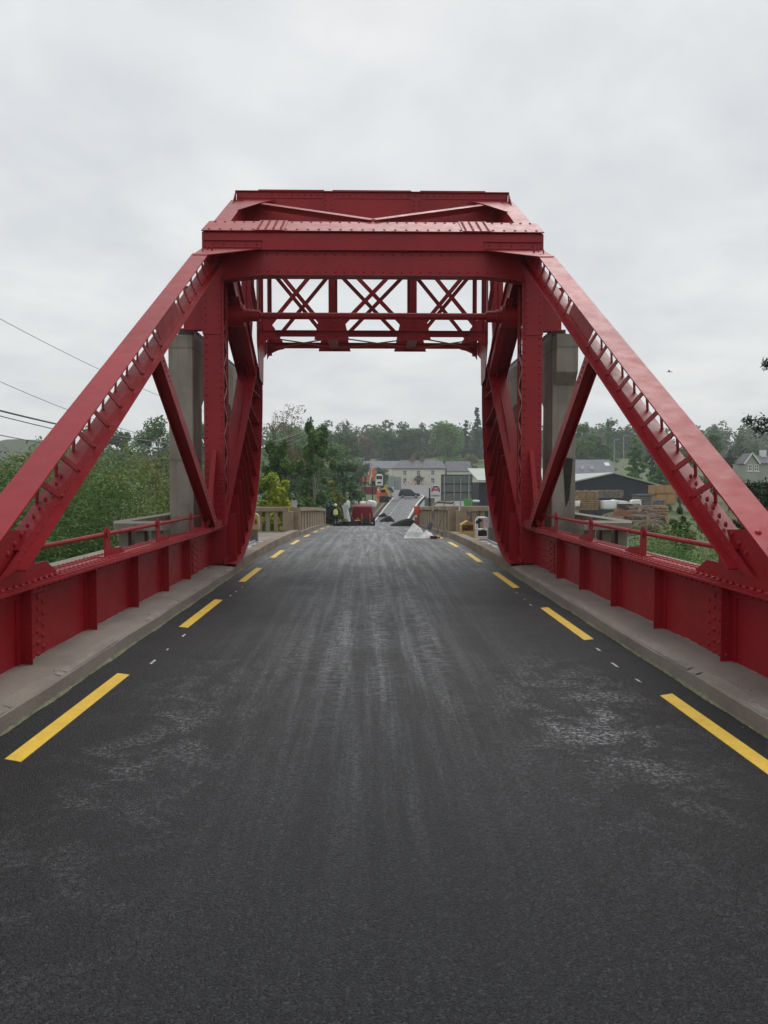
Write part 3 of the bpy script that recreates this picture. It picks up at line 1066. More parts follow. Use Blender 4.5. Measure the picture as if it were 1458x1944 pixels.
# ---- portal girder across the columns
m = MB()
PX = 2.935
m.box(-PX, PX, 13.385, 13.40, 5.60, 5.88)
portal = part('portal_girder', m, RED, bridge)
m = MB()
a0, b0 = Vector((0, 13.34, 5.882)), Vector((0, 14.03, 6.265))
m.plate([(-PX, a0.y, a0.z), (PX, a0.y, a0.z), (PX, b0.y, b0.z), (-PX, b0.y, b0.z)], 0.018)
part('cap_plate', m, RED, portal)
for s in (-1, 1):
    m = MB()
    x0 = s * 1.78
    e1, e2 = a0.lerp(b0, -0.02), a0.lerp(b0, 1.02)
    n = Vector((0, -(b0.z - a0.z), b0.y - a0.y)).normalized() * 0.02
    m.plate([Vector((x0 - 0.25, e1.y, e1.z)) + n, Vector((x0 + 0.25, e1.y, e1.z)) + n, Vector((x0 + 0.25, e2.y, e2.z)) + n, Vector((x0 - 0.25, e2.y, e2.z)) + n], 0.012)
    part('splice_plate', m, RED, portal)
m = MB()
m.box(-PX + 0.01, PX - 0.01, 13.99, 14.005, 5.50, 6.22)
for s in (-1, 1):
    m.prism([(13.41, 5.62), (13.41, 5.89), (13.985, 6.21), (13.985, 5.5), (13.55, 5.3)], 'X', s * (PX - 0.015), s * PX)
part('back_plate', m, RED, portal)
m = MB()
pl = [(-PX + 0.01, 5.07), (-2.55, 5.10), (-2.2, 5.155), (-1.9, 5.18), (1.9, 5.18), (2.2, 5.155), (2.55, 5.10), (PX - 0.01, 5.07), (PX - 0.01, 5.598), (-PX + 0.01, 5.598)]
m.prism(pl, 'Y', 13.46, 13.475)
m.box(-PX + 0.005, PX - 0.005, 13.37, 13.98, 5.5855, 5.598)
part('web_plate', m, RED, portal)
m = MB()
fl = pl[:8]
for (xa, za), (xb, zb) in zip(fl[:-1], fl[1:]):
    m.add([(xa, 13.40, za - 0.018), (xb, 13.40, zb - 0.018), (xb, 13.66, zb - 0.018), (xa, 13.66, za - 0.018), (xa, 13.40, za - 0.001), (xb, 13.40, zb - 0.001), (xb, 13.66, zb - 0.001), (xa, 13.66, za - 0.001)],
          [(0, 1, 2, 3), (4, 7, 6, 5), (0, 4, 5, 1), (2, 6, 7, 3)])
part('flange', m, RED, portal)
for s in (-1, 1):
    m = MB()
    m.box(s * 1.92, s * (PX - 0.03), 13.372, 13.384, 5.62, 5.73)
    m.bar((s * 1.90, 13.36, 5.735), (s * (PX - 0.03), 13.36, 5.735), 0.012, 0.05, (0, 0, 1))
    part('corner_angle', m, RED, portal)
    m = MB()
    q = [Vector((s * 2.565, 12.0, 5.085)), Vector((s * 2.785, 12.0, 5.085)), Vector((s * 2.93, 13.36, 5.588)), Vector((s * 1.92, 13.36, 5.588)), Vector((s * 1.96, 13.24, 5.545))]
    m.plate(q if s > 0 else list(reversed(q)), 0.012)
    part('gusset_plate', m, RED, portal)
m = MB()
nrm = Vector((0, -(b0.z - a0.z), b0.y - a0.y)).normalized()
for fr in (0.10, 0.90):
    p = a0.lerp(b0, fr) + nrm * 0.018
    m.rivets(Vector((-PX + 0.12, p.y, p.z)), Vector((PX - 0.12, p.y, p.z)), 0.19 if fr < 0.5 else 0.17, nrm, 0.021)
for s in (-1, 1):
    for c in range(4):
        for k in range(8):
            p = a0.lerp(b0, 0.06 + k * 0.125) + nrm * 0.033
            m.dome((s * 1.78 - 0.195 + c * 0.13, p.y, p.z), nrm, 0.02)
    m.rivets((s * 2.0, 13.371, 5.675), (s * 2.75, 13.371, 5.675), 0.18, (0, -1, 0), 0.017)
    m.rivets(Vector((s * 2.1, 13.32, 5.585)), Vector((s * 2.85, 13.32, 5.585)), 0.12, NN, 0.014)
    for k in range(5):
        m.dome((s * PX, 13.44 + 0.02, 5.64 + k * 0.06), (s, 0, 0), 0.017)
m.rivets((-2.0, 13.459, 5.53), (2.0, 13.459, 5.53), 0.165, (0, -1, 0), 0.016)
m.rivets((-2.3, 13.459, 5.24), (2.3, 13.459, 5.24), 0.165, (0, -1, 0), 0.016)
part('rivets', m, RED, portal, kind='stuff')

# ---- counterweight box and its V bracing
m = MB()
m.box(-2.76, 2.76, 15.9, 17.7, 6.55, 7.49)
cw = part('counterweight_box', m, RED, bridge)
for xa, xb in ((-2.33, -0.99), (-0.82, 0.79), (0.97, 2.31)):
    m = MB()
    m.box(xa, xb, 15.95, 17.6, 7.505, 7.565)
    part('cover_pad', m, RED, cw)
m = MB()
m.box(-2.78, 2.78, 15.84, 17.76, 7.491, 7.504)
m.box(-2.75, 2.75, 15.886, 15.899, 7.37, 7.49)
for x in (-0.9, 0.89):
    m.box(x - 0.11, x + 0.11, 15.885, 15.899, 6.6, 7.368)
part('flange', m, RED, cw)
m = MB()
m.rivets((-2.3, 15.885, 7.43), (2.3, 15.885, 7.43), 0.13, (0, -1, 0), 0.016)
for x in (-0.96, -0.84, 0.83, 0.95):
    m.rivets((x, 15.884, 6.7), (x, 15.884, 7.33), 0.09, (0, -1, 0), 0.016)
for s in (-1, 1):
    m.rivets((s * 2.0, 15.899, 7.27), (s * 2.5, 15.899, 7.27), 0.13, (0, -1, 0), 0.016)
part('rivets', m, RED, cw, kind='stuff')
for s in (-1, 1):
    m = MB()
    p0, p1 = ep(15.70, 0.03, s * 2.35), Vector((s * 0.02, 13.98, 6.31))
    m.bar(p0, p1, 0.11, 0.012, (0, 0.5, 0.3))
    d = (p1 - p0).normalized()
    m.bar(p0 + NN * -0.05 + Vector((0, 0.05, 0)), p1 + NN * -0.05 + Vector((0, 0.05, 0)), 0.012, 0.10, (0, 0.5, 0.3))
    part('top_brace', m, RED, bridge)

# ---- cross shaft
m = MB()
m.cyl((-2.079, 14.3, 4.66), (2.079, 14.3, 4.66), 0.062, None, 20)
part('cross_shaft', m, RED, bridge, smooth=0.6)

# ---- sway frame below the counterweight: two lattice planes
for Y, sg in ((16.1, 1), (17.5, 0)):
    m = MB()
    m.box(-2.37, 2.37, Y, Y + 0.012, 4.62, 4.74)
    m.box(-2.37, 2.37, Y - 0.075, Y - 0.001, 4.728, 4.74)
    sf = part('sway_frame', m, RED, bridge)
    for x, wd in ((-2.31, 0.10), (-0.85, 0.13), (0.85, 0.13), (2.31, 0.10)):
        m = MB()
        m.box(x - wd / 2, x + wd / 2, Y - 0.016, Y - 0.002, 4.45 if abs(x) > 2 else 4.60, 6.54)
        m.box(x - 0.006, x + 0.006, Y - 0.09, Y - 0.017, 4.741, 6.54)
        part('upright', m, RED, sf)
    for xa, xb in ((-2.27, -0.90), (-0.80, 0.80), (0.90, 2.27)):
        for q, (u, v) in enumerate(((xa, xb), (xb, xa))):
            m = MB()
            m.bar((u, Y + 0.02 + q * 0.03, 4.70), (v, Y + 0.02 + q * 0.03, 6.35), 0.085, 0.012, (1, 0, 0))
            m.bar((u, Y + 0.045 + q * 0.03, 4.70), (v, Y + 0.045 + q * 0.03, 6.35), 0.012, 0.06, (1, 0, 0.2)) if sg else None
            part('lattice_bar', m, RED, sf)
    for x in (-0.85, 0.85):
        m = MB()
        m.prism([(x - 0.36, 4.55), (x + 0.36, 4.55), (x + 0.24, 5.10), (x - 0.24, 5.10)], 'Y', Y - 0.035, Y - 0.018)
        for c in (-0.2, -0.07, 0.07, 0.2):
            for k in range(4):
                m.dome((x + c, Y - 0.035, 4.63 + k * 0.1), (0, -1, 0), 0.014)
        part('gusset_plate', m, RED, sf)
    for s in (-1, 1):
        m = MB()
        x = s * 2.0
        m.prism([(s * 2.37, 4.36), (s * 2.37, 5.05), (s * 2.24, 5.05), (s * 2.02, 4.78), (s * 1.98, 4.60), (s * 2.12, 4.57), (s * 2.27, 4.50), (s * 2.33, 4.43)], 'Y', Y - 0.035, Y - 0.018)
        for c in range(4):
            m.dome((s * (2.09 + c * 0.075), Y - 0.035, 4.63), (0, -1, 0), 0.014)
            m.dome((s * (2.09 + c * 0.075), Y - 0.035, 4.74), (0, -1, 0), 0.014)
        part('gusset_plate', m, RED, sf)
m = MB()
for k, (xa, xb) in enumerate(((-2.3, -0.85), (-0.85, 0.85), (0.85, 2.3))):
    m.bar((xa, 16.15, 4.63), (xb, 17.45, 4.63), 0.07, 0.012, (1, 0, 0))
    m.bar((xb, 16.15, 4.60), (xa, 17.45, 4.60), 0.07, 0.012, (1, 0, 0))
for s in (-1, 1):
    m.prism([(16.02, 6.5), (16.02, 4.5), (16.35, 3.8), (16.88, 3.72), (16.95, 4.3), (17.52, 4.5), (17.52, 4.75), (16.3, 4.9), (16.2, 6.5)], 'X', s * 2.375, s * 2.39)
for x in (-0.85, 0.85):
    m.box(x - 0.1, x + 0.1, 16.12, 17.48, 4.60, 4.615)
part('bottom_lattice', m, RED, bridge)

GROUT = mat('pale_mortar', (0.255, 0.23, 0.20), 0.9, 0.2, 4.0, 0.8, 40)
for s in (-1, 1):
    rk = random.Random(40 + s)
    m = MB()
    n_ = 260
    for i in range(n_ + 1):
        y = -5 + 18.5 * i / n_
        a_, h_ = 0.02 + 0.03 * rk.random(), 0.004 + 0.014 * rk.random() ** 2
        m.v += [(GX - a_, y, 0.150), (GX - a_ * 0.6, y, 0.156 + h_ * 0.6), (GX - 0.001, y, 0.158 + h_)]
    for i in range(n_):
        m.f += [(3 * i, 3 * i + 1, 3 * i + 4, 3 * i + 3), (3 * i + 1, 3 * i + 2, 3 * i + 5, 3 * i + 4)]
    part('footway_mortar', mirror(m, s), GROUT, kind='structure')
    m = MB()
    n_ = 420
    for i in range(n_ + 1):
        y = -3 + 16.5 * i / n_
        m.v += [(2.46 + 0.018 * rk.random() + 0.01 * math.sin(i * 0.31), y, 0.1468), (2.432 - 0.008 * rk.random(), y, 0.1345), (2.4235 - 0.002 * rk.random(), y, 0.128)]
    for i in range(n_):
        if math.sin(i * 0.11) + rk.random() * 0.8 > 0.1:
            m.f += [(3 * i, 3 * i + 1, 3 * i + 4, 3 * i + 3), (3 * i + 1, 3 * i + 2, 3 * i + 5, 3 * i + 4)]
    o_ = part('kerb_nosing', mirror(m, s), GROUT, kind='structure')
    # silt and moss in the angle between kerb and road
    m = MB()
    for i in range(n_ + 1):
        y = -3 + 19.5 * i / n_
        m.v += [(2.412, y, 0.018 + 0.012 * rk.random()), (2.404 - 0.012 * rk.random() - 0.012 * max(0, math.sin(i * 0.21)), y, 0.003)]
    for i in range(n_):
        m.f.append((2 * i, 2 * i + 1, 2 * i + 3, 2 * i + 2))
    part('kerb_silt', mirror(m, s), mat('kerb_silt', (0.17, 0.165, 0.10), 0.95, 0.3, 9.0), kind='structure')

rk = random.Random(77)
m = MB()
for k in range(520):
    s = rk.choice((-1, 1))
    y = 3.2 + 10 * rk.random() ** 1.4
    q_ = rk.random()
    if q_ < 0.5:
        x, z = GX - 0.03 - 0.12 * rk.random() ** 2, 0.153
    elif q_ < 0.75:
        x, z = rk.uniform(2.5, 2.8), 0.151
    else:
        x, z = 2.39 - 0.12 * rk.random() ** 2, 0.001
    m.dome((s * x, y, z), (0, 0, 1), rk.uniform(0.003, 0.008), 5)
part('grit', m, mat('grit_stone', (0.10, 0.09, 0.08), 0.9, 0.6, 30), kind='stuff')

# ------------------------------------------------------------------ concrete rack frames either side
for s, side in ((-1, 'left'), (1, 'right')):
    t = thing('rack_portal', 'tall weathered concrete portal frame beside the %s tower, %s' % (('red', 'wires crossing behind it') if s < 0 else ('red', 'black stain running down its pillar')), 'concrete frame', (s * 3.35, 16.3, -0.05))
    X0, X1 = 3.15, 3.575
    m = MB()
    m.box(X0, X1, 13.55, 14.28, -0.05, 4.17)
    pil = part('pillar', mirror(m, s), PILL, t)
    bevel(pil, 0.02)
    m = MB()
    m.prism([(14.285, 3.32), (17.2, 3.32), (17.6, 3.0), (19.6, 3.0), (19.6, 4.17), (14.285, 4.17)], 'X', X0 + 0.005, X1 - 0.005)
    m.prism([(14.283, 3.0), (14.7, 3.318), (14.283, 3.318)], 'X', X0 + 0.005, X1 - 0.005)
    beam = part('beam', mirror(m, s), PILL, t)
    m = MB()
    m.prism([(X0 + 0.01, 2.995), (X1 + 0.02, 2.995), (X1 + 0.75, -0.05), (X0 + 0.01, -0.05)], 'Y', 17.65, 18.5)
    part('pillar', mirror(m, s), PILL, t)
    m = MB()
    m.box(X0 + 0.02, X0 + 0.30, 13.75, 19.5, 4.171, 4.25)
    y = 13.8
    while y < 19.4:
        m.box(X0 + 0.03, X0 + 0.29, y, y + 0.07, 4.2505, 4.33)
        y += 0.14
    part('toothed_rack', mirror(m, s), GREASE, t)
    m = MB()
    if s > 0:
        m.prism([(3.40, 1.15), (3.36, 1.75), (3.34, 2.05), (3.52, 2.02), (3.50, 1.7), (3.46, 1.3)], 'Y', 13.546, 13.5485)
        part('stain', mirror(m, s), mat('black_stain', (0.03, 0.028, 0.027), 0.9, 0.3, 8), t)
    if s > 0:
        m = MB()
        m.prism([(13.552, 3.3), (13.35, 3.52), (13.35, 4.17), (13.552, 4.17)], 'X', X0 + 0.03, X1 - 0.03)
        part('corbel', mirror(m, s), PILL, t)

# pier parapets beside the girders (slab coping on square balusters)
for s in (-1, 1):
    t = thing('pier_parapet', 'weathered concrete parapet with slab coping outside the %s handrail' % ('left-hand' if s < 0 else 'right-hand'), 'parapet', (s * 3.5, 11, -0.3))
    m = MB()
    m.prism([(2.95, 10.75), (3.62, 10.75), (3.85, 11.4), (3.85, 20.5), (3.62, 20.5), (3.62, 11.45), (2.95, 11.45)], 'Z', 0.93, 1.03)
    part('coping', mirror(m, s), CONC, t)
    for k in range(3):
        m = MB()
        x = 3.05 + k * 0.23
        m.box(x, x + 0.13, 11.0, 11.15, -0.3, 0.929)
        part('baluster', mirror(m, s), CONC, t)
    for k in range(12):
        m = MB()
        y = 11.6 + k * 0.75
        m.box(3.65, 3.80, y, y + 0.2, -0.3, 0.929)
        part('baluster', mirror(m, s), CONC, t)
    m = MB()
    m.box(2.95, 3.95, 10.6, 13.5, -6, -0.305)
    m.box(3.60, 4.2, 13.0, 20.6, -6, -0.305)
    part('plinth', mirror(m, s), CONC, t)

# toothed steel tracks the segments roll back on
for s in (-1, 1):
    t = thing('track_plate', 'grey steel rolling track with square holes behind the %s kerb' % ('left' if s < 0 else 'right'), 'track', (s * 2.8, 17, 0))
    m = MB()
    m.box(2.69, 3.02, 13.75, 20.2, -0.045, 0.06)
    part('plate', mirror(m, s), STEEL, t)
    for k in range(14):
        m = MB()
        y = 13.95 + k * 0.44
        m.box(2.79 + 0.06 * (k % 2), 2.90 + 0.06 * (k % 2), y, y + 0.17, 0.061, 0.066)
        part('slot', mirror(m, s), GREASE, t)
    m = MB()
    m.box(3.03, 3.07, 13.75, 20.2, -0.045, 0.11)
    m.box(2.68, 2.689, 13.75, 20.2, -0.045, 0.10)
    part('edge_bar', mirror(m, s), STEEL, t)

# ------------------------------------------------------------------ balustrades on the approach
def balustrade(name, label, pts, h=0.92, sp=0.27, bw=0.13, coping=0.34, zf=None, base_off=0.0, far=False):
    x0, y0 = pts[0]
    t = thing(name, label, 'balustrade', (x0, y0, (zf or road_h)(y0) + base_off))
    zf = zf or road_h
    base_me = None
    for (xa, ya), (xb, yb) in zip(pts[:-1], pts[1:]):
        L_ = math.hypot(xb - xa, yb - ya)
        za, zb = zf(ya) + base_off, zf(yb) + base_off
        lat = Vector((-(yb - ya), xb - xa, 0)).normalized()
        m = MB()
        m.bar((xa, ya, za + h - 0.07), (xb, yb, zb + h - 0.07), coping, 0.14, lat)
        part('coping', m, BALU, t)
        m = MB()
        m.bar((xa, ya, za + 0.0), (xb, yb, zb + 0.0), coping * 0.9, 0.22, lat)
        part('plinth', m, BALU, t)
        n_ = max(2, int(L_ / sp))
        ang = math.atan2(yb - ya, xb - xa)
        for i in range(n_):
            f = (i + 0.5) / n_
            px_, py_ = xa + (xb - xa) * f, ya + (yb - ya) * f
            pz = za + (zb - za) * f
            if base_me is None:
                mbb = MB()
                mbb.box(-bw / 2, bw / 2, -0.075, 0.075, 0.10, h - 0.12)
                base_me = mbb.mesh('baluster')
                base_me.materials.append(BALU)
            o = bpy.data.objects.new('baluster', base_me)
            COL.objects.link(o)
            o.parent = t
            o.location = (px_ - x0, py_ - y0, pz - wloc(t).z)
            o.rotation_euler = (0, 0, ang)
    for (xa, ya) in pts[::max(1, len(pts) - 1)] if len(pts) < 3 else [pts[0], pts[-1]]:
        m = MB()
        z = zf(ya) + base_off
        m.box(xa - 0.16, xa + 0.16, ya - 0.16, ya + 0.16, z - 0.05, z + h - 0.145)
        part('pier', m, BALU, t)
    return t


balustrade('balustrade', 'concrete balustrade running along the road on the left past the bridge', [(-2.58, 26.2), (-2.58, 33), (-2.58, 41.8)], 0.95, 1.2, 0.80)
balustrade('balustrade', 'concrete balustrade running along the road on the right past the bridge', [(2.62, 24.5), (2.62, 32), (2.62, 40.5)], 0.98, 1.2, 0.80)
balustrade('balustrade', 'short concrete balustrade squared across behind the left tower with a bucket on it', [(-6.4, 25.95), (-2.79, 25.95)], 0.95)
balustrade('balustrade', 'short concrete balustrade squared across behind the yellow tool box', [(2.83, 24.3), (6.4, 24.3)], 0.98)
balustrade('balustrade', 'distant concrete balustrade climbing beside the far road to the dark jeep', [(road_x(y) - hw(y) - 0.75, y) for y in (104, 118, 132, 146, 158)], 1.5, 3.4, 0.6, 0.34, far=True)

# ------------------------------------------------------------------ vegetation
FOL = {
    'wood': foliage('foliage_wood', (0.055, 0.105, 0.032), (0.140, 0.215, 0.070)),
    'dark': foliage('foliage_dark', (0.039, 0.099, 0.027), (0.108, 0.224, 0.058)),
    'mid': foliage('foliage_mid', (0.052, 0.127, 0.028), (0.150, 0.277, 0.062)),
    'pale': foliage('foliage_pale', (0.106, 0.222, 0.052), (0.265, 0.425, 0.106)),
    'lime': foliage('foliage_lime', (0.226, 0.320, 0.038), (0.621, 0.697, 0.085), 0.35),
    'olive': foliage('foliage_olive', (0.106, 0.133, 0.035), (0.283, 0.283, 0.079)),
    'grey': foliage('foliage_grey', (0.079, 0.138, 0.067), (0.177, 0.265, 0.133)),
    'needle': foliage('foliage_needle', (0.014, 0.038, 0.014), (0.051, 0.108, 0.035), 0.1),
    'rust': foliage('foliage_rust', (0.106, 0.071, 0.044), (0.231, 0.160, 0.079)),
    'plum': foliage('foliage_plum', (0.041, 0.023, 0.032), (0.087, 0.058, 0.065), 0.1),
}


def leaf_mesh(name, pts, nrm, size, rng, tint, aspect=0.5):
    """diamond leaves at pts facing roughly nrm"""
    n = len(pts)
    jit = rng.normal(0, 0.55, (n, 3))
    nn = nrm + jit
    nn /= np.linalg.norm(nn, axis=1)[:, None] + 1e-9
    r = rng.normal(0, 1, (n, 3))
    r[:, 2] -= 0.5
    u = r - nn * (r * nn).sum(1)[:, None]
    u /= np.linalg.norm(u, axis=1)[:, None] + 1e-9
    v = np.cross(nn, u)
    s = size * rng.uniform(0.6, 1.35, n)[:, None]
    c = np.empty((n, 4, 3))
    c[:, 0] = pts - u * s * 0.5
    c[:, 1] = pts - v * s * aspect * 0.5 + u * s * 0.05
    c[:, 2] = pts + u * s * 0.5
    c[:, 3] = pts + v * s * aspect * 0.5 + u * s * 0.05
    me = bpy.data.meshes.new(name)
    me.vertices.add(4 * n)
    me.vertices.foreach_set('co', c.reshape(-1).astype(np.float32))
    me.loops.add(4 * n)
    me.loops.foreach_set('vertex_index', np.arange(4 * n, dtype=np.int32))
    me.polygons.add(n)
    me.polygons.foreach_set('loop_start', np.arange(0, 4 * n, 4, dtype=np.int32))
    me.update(calc_edges=True)
    a = me.attributes.new('tint', 'FLOAT', 'FACE')
    a.data.foreach_set('value', np.clip(tint, 0, 1).astype(np.float32))
    return me


def blob_points(blobs, n, rng, inner=0.45):
    """points near the shells of ellipsoid clumps; returns points, outward normals, per-clump tint"""
    b = np.array(blobs, float)                     # cx cy cz rx rz
    wgt = b[:, 3] * b[:, 3] + 0.001
    idx = rng.choice(len(b), n, p=wgt / wgt.sum())
    d = rng.normal(0, 1, (n, 3))
    d /= np.linalg.norm(d, axis=1)[:, None]
    rad = inner + (1 - inner) * rng.uniform(0, 1, n) ** 0.6
    rad *= 1 + rng.normal(0, 0.07, n)
    sc = np.stack([b[idx, 3], b[idx, 3], b[idx, 4]], 1)
    p = b[idx, :3] + d * sc * rad[:, None]
    ct = rng.uniform(0.1, 0.9, len(b))
    tint = ct[idx] * 0.68 + rng.uniform(0, 1, n) * 0.32
    nrm = d * 0.6 + np.array([0, 0, 0.7])
    return p, nrm, tint


def trunk_mb(h, r, limbs, rng, lean=0.0):
    m = MB()
    k = 6
    pts = [Vector((lean * h * (i / k) ** 2 + rng.uniform(-0.02, 0.02) * h * 0.3, rng.uniform(-0.02, 0.02) * h * 0.3, h * i / k)) for i in range(k + 1)]
    pts[0] = Vector((0, 0, -0.3))
    for i in range(k):
        m.cyl(pts[i], pts[i + 1], r * (1 - 0.85 * i / k), r * (1 - 0.85 * (i + 1) / k), 7, False)
    for tip in limbs:
        tip = Vector(tip)
        f = min(0.85, max(0.2, tip.z / h * 0.55))
        j = min(k - 1, int(f * k))
        a = pts[j].lerp(pts[j + 1], f * k - j)
        mid = a.lerp(tip, 0.5) + Vector((0, 0, -0.05 * h))
        m.cyl(a, mid, r * 0.38, r * 0.24, 5, False)
        m.cyl(mid, tip, r * 0.24, r * 0.06, 5, False)
    return m


def crown_blobs(kind, h, wd, rng):
    """clumps for a tree of height h and crown radius wd"""
    bl = []
    if kind == 'round':
        for i in range(26):
            t = rng.uniform(0, 2 * math.pi)
            z = rng.uniform(0.16, 0.92)
            prof = math.sqrt(max(0.02, 1 - ((z - 0.52) / 0.48) ** 2))
            r = wd * prof * rng.uniform(0.35, 0.82)
            br = wd * rng.uniform(0.24, 0.40)
            bl.append((r * math.cos(t), r * math.sin(t), h * z, br, br * rng.uniform(0.6, 0.85)))
        bl.append((0, 0, h * 0.55, wd * 0.55, h * 0.28))
        bl.append((0, 0, h * 0.9, wd * 0.28, h * 0.1))
    elif kind == 'airy':
        for i in range(46):
            t = rng.uniform(0, 2 * math.pi)
            z = rng.uniform(0.14, 0.98)
            prof = (1 - abs(z - 0.5) / 0.62) ** 0.7
            r = wd * max(0.08, prof) * rng.uniform(0.15, 1.0)
            br = wd * rng.uniform(0.13, 0.26)
            bl.append((r * math.cos(t), r * math.sin(t), h * z, br, br * rng.uniform(0.9, 1.5)))
    elif kind == 'conifer':
        for i in range(60):
            z = rng.uniform(0.06, 0.97)
            t = rng.uniform(0, 2 * math.pi)
            r = wd * (1 - z) ** 0.9 * rng.uniform(0.5, 1.0)
            br = wd * (0.09 + 0.16 * (1 - z))
            bl.append((r * math.cos(t), r * math.sin(t), h * z - 0.10 * r, br, br * 0.45))
        for i in range(8):
            z = 0.1 + i * 0.11
            bl.append((0, 0, h * z, wd * (1 - z) * 0.5, h * 0.07))
    elif kind == 'bush':
        for i in range(24):
            t = rng.uniform(0, 2 * math.pi)
            z = rng.uniform(0.05, 0.85)
            r = wd * math.sqrt(max(0.05, 1 - (z / 1.0) ** 2)) * rng.uniform(0.2, 0.85)
            br = wd * rng.uniform(0.2, 0.36)
            bl.append((r * math.cos(t), r * math.sin(t), h * z, br, br * 0.8))
        bl.append((0, 0, h * 0.35, wd * 0.65, h * 0.34))
    elif kind == 'ragged':
        for i in range(64):
            t = rng.uniform(0, 2 * math.pi)
            z = rng.uniform(0.05, 0.9)
            r = wd * math.sqrt(max(0.04, 1 - z ** 1.6)) * rng.uniform(0.25, 1.0)
            br = wd * rng.uniform(0.09, 0.2)
            bl.append((r * math.cos(t), r * math.sin(t), h * z * rng.uniform(0.85, 1.1), br, br * rng.uniform(0.6, 1.3)))
    elif kind == 'spiky':
        for i in range(40):
            t = rng.uniform(0, 2 * math.pi)
            q = rng.uniform(0.1, 1.0)
            el = rng.uniform(0.35, 1.45)
            bl.append((wd * q * math.cos(t) * math.cos(el), wd * q * math.sin(t) * math.cos(el), h * (0.15 + 0.8 * q * math.sin(el)), wd * 0.13, wd * 0.17))
    return bl


def tree(name, label, cat, px, top_py, Y, wpx, kind, fol, n=2600, leaf=None, base=None, bark=None, group=None, seed=1, lean=0.0):
    rngn = np.random.default_rng(seed)
    rr = random.Random(seed)
    top = at(px, top_py, Y)
    bz = th(top.x, top.y) if base is None else base
    h = top.z - bz
    wd = wpx / FPX * Y / 2
    t = thing(name, label, cat, (top.x, top.y, bz), 0, group)
    bl = crown_blobs(kind, h, wd, rr)
    p, nr, ti = blob_points(bl, n, rngn)
    k = p[:, 2] > 0.02 * h
    me = leaf_mesh('crown', p[k], nr[k], leaf or wd * 0.10, rngn, ti[k])
    link('crown', me, FOL[fol], t)
    limbs = [q[:3] for q in rr.sample(bl, min(26 if kind in ('airy', 'spiky') else 8, len(bl)))]
    m = trunk_mb(h * (0.93 if kind in ('conifer', 'airy') else 0.7), max(0.03, h * (0.008 if kind in ('airy', 'spiky') else 0.02)), limbs, rr, lean)
    part('trunk', m, bark or BARK, t, local=True)
    return t


# the far wood on the hill: one mass
rngn = np.random.default_rng(11)
rr = random.Random(11)
blobs = []
for i in range(230):
    y = 335 + 105 * rr.random() ** 1.3
    x = rr.uniform(-150, 210)
    hgt = rr.uniform(11, 17)
    z = th(x, y)
    c = rr.uniform(3.2, 5.2)
    if rr.random() < 0.3:
        for k in range(6):
            q = k / 6
            blobs.append((x, y, z + hgt * (0.2 + 0.85 * q), c * (1 - q) * 0.8 + 0.5, hgt * 0.11))
    else:
        for k in range(6):
            blobs.append((x + rr.uniform(-c, c) * 0.8, y + rr.uniform(-c, c) * 0.8, z + hgt * rr.uniform(0.35, 0.95), c * rr.uniform(0.35, 0.65), c * rr.uniform(0.35, 0.55)))
        blobs.append((x, y, z + hgt * 0.4, c, hgt * 0.38))
    blobs.append((x, y, z + hgt * 0.12, c * 1.2, hgt * 0.2))
p, nr, ti = blob_points(blobs, 120000, rngn, 0.6)
link('far_wood', leaf_mesh('far_wood', p, nr, 1.5, rngn, ti, 0.7), FOL['wood'], None, kind='stuff')

# riverside willow scrub on the left bank, and scrub on the right bank
def scrub(name, area, n_bush, n_leaf, leaf, fol, seed, hfun, clump=(1.0, 1.9)):
    rr = random.Random(seed)
    rngn = np.random.default_rng(seed)
    bl = []
    for i in range(n_bush):
        x, y = rr.uniform(*area[0]), rr.uniform(*area[1])
        top = hfun(x, y) + rr.uniform(-0.7, 0.5)
        if top is None or top < -3.4:
            continue
        c = rr.uniform(*clump)
        for k in range(12):
            dz = abs(rr.gauss(0, 0.40)) * (top + 4.2)
            sp_ = c * (0.45 + 0.8 * min(1, dz / 2.5))
            z = top - c * 0.35 - dz
            bl.append((x + rr.uniform(-sp_, sp_), y + rr.uniform(-sp_, sp_), z, c * rr.uniform(0.22, 0.5), c * rr.uniform(0.25, 0.6)))
    p, nr, ti = blob_points(bl, n_leaf, rngn, 0.62)
    link(name, leaf_mesh(name, p, nr, leaf, rngn, ti, 0.38), FOL[fol], None, kind='stuff')


scrub('riverbank_scrub', ((-26, -6.4), (13, 34)), 120, 190000, 0.13, 'mid', 21, lambda x, y: 1.6 + (916 - 868) * y / 1460 + (-0.6 if y < 17 else 0))
scrub('riverbank_scrub', ((-34, -5.5), (26, 48)), 100, 80000, 0.19, 'olive', 22, lambda x, y: 1.6 + (916 - 856) * y / 1460)
scrub('riverbank_scrub', ((-60, -9), (50, 80)), 80, 26000, 0.34, 'grey', 23, lambda x, y: 1.6 + (916 - 852) * y / 1460)
scrub('riverbank_scrub', ((6.2, 17), (12, 24)), 60, 60000, 0.11, 'mid', 24, lambda x, y: 1.6 - (1004 - 916) * y / 1460)
scrub('riverbank_scrub', ((9, 26), (22, 40)), 50, 30000, 0.15, 'olive', 25, lambda x, y: 1.6 - (1010 - 916) * y / 1460)

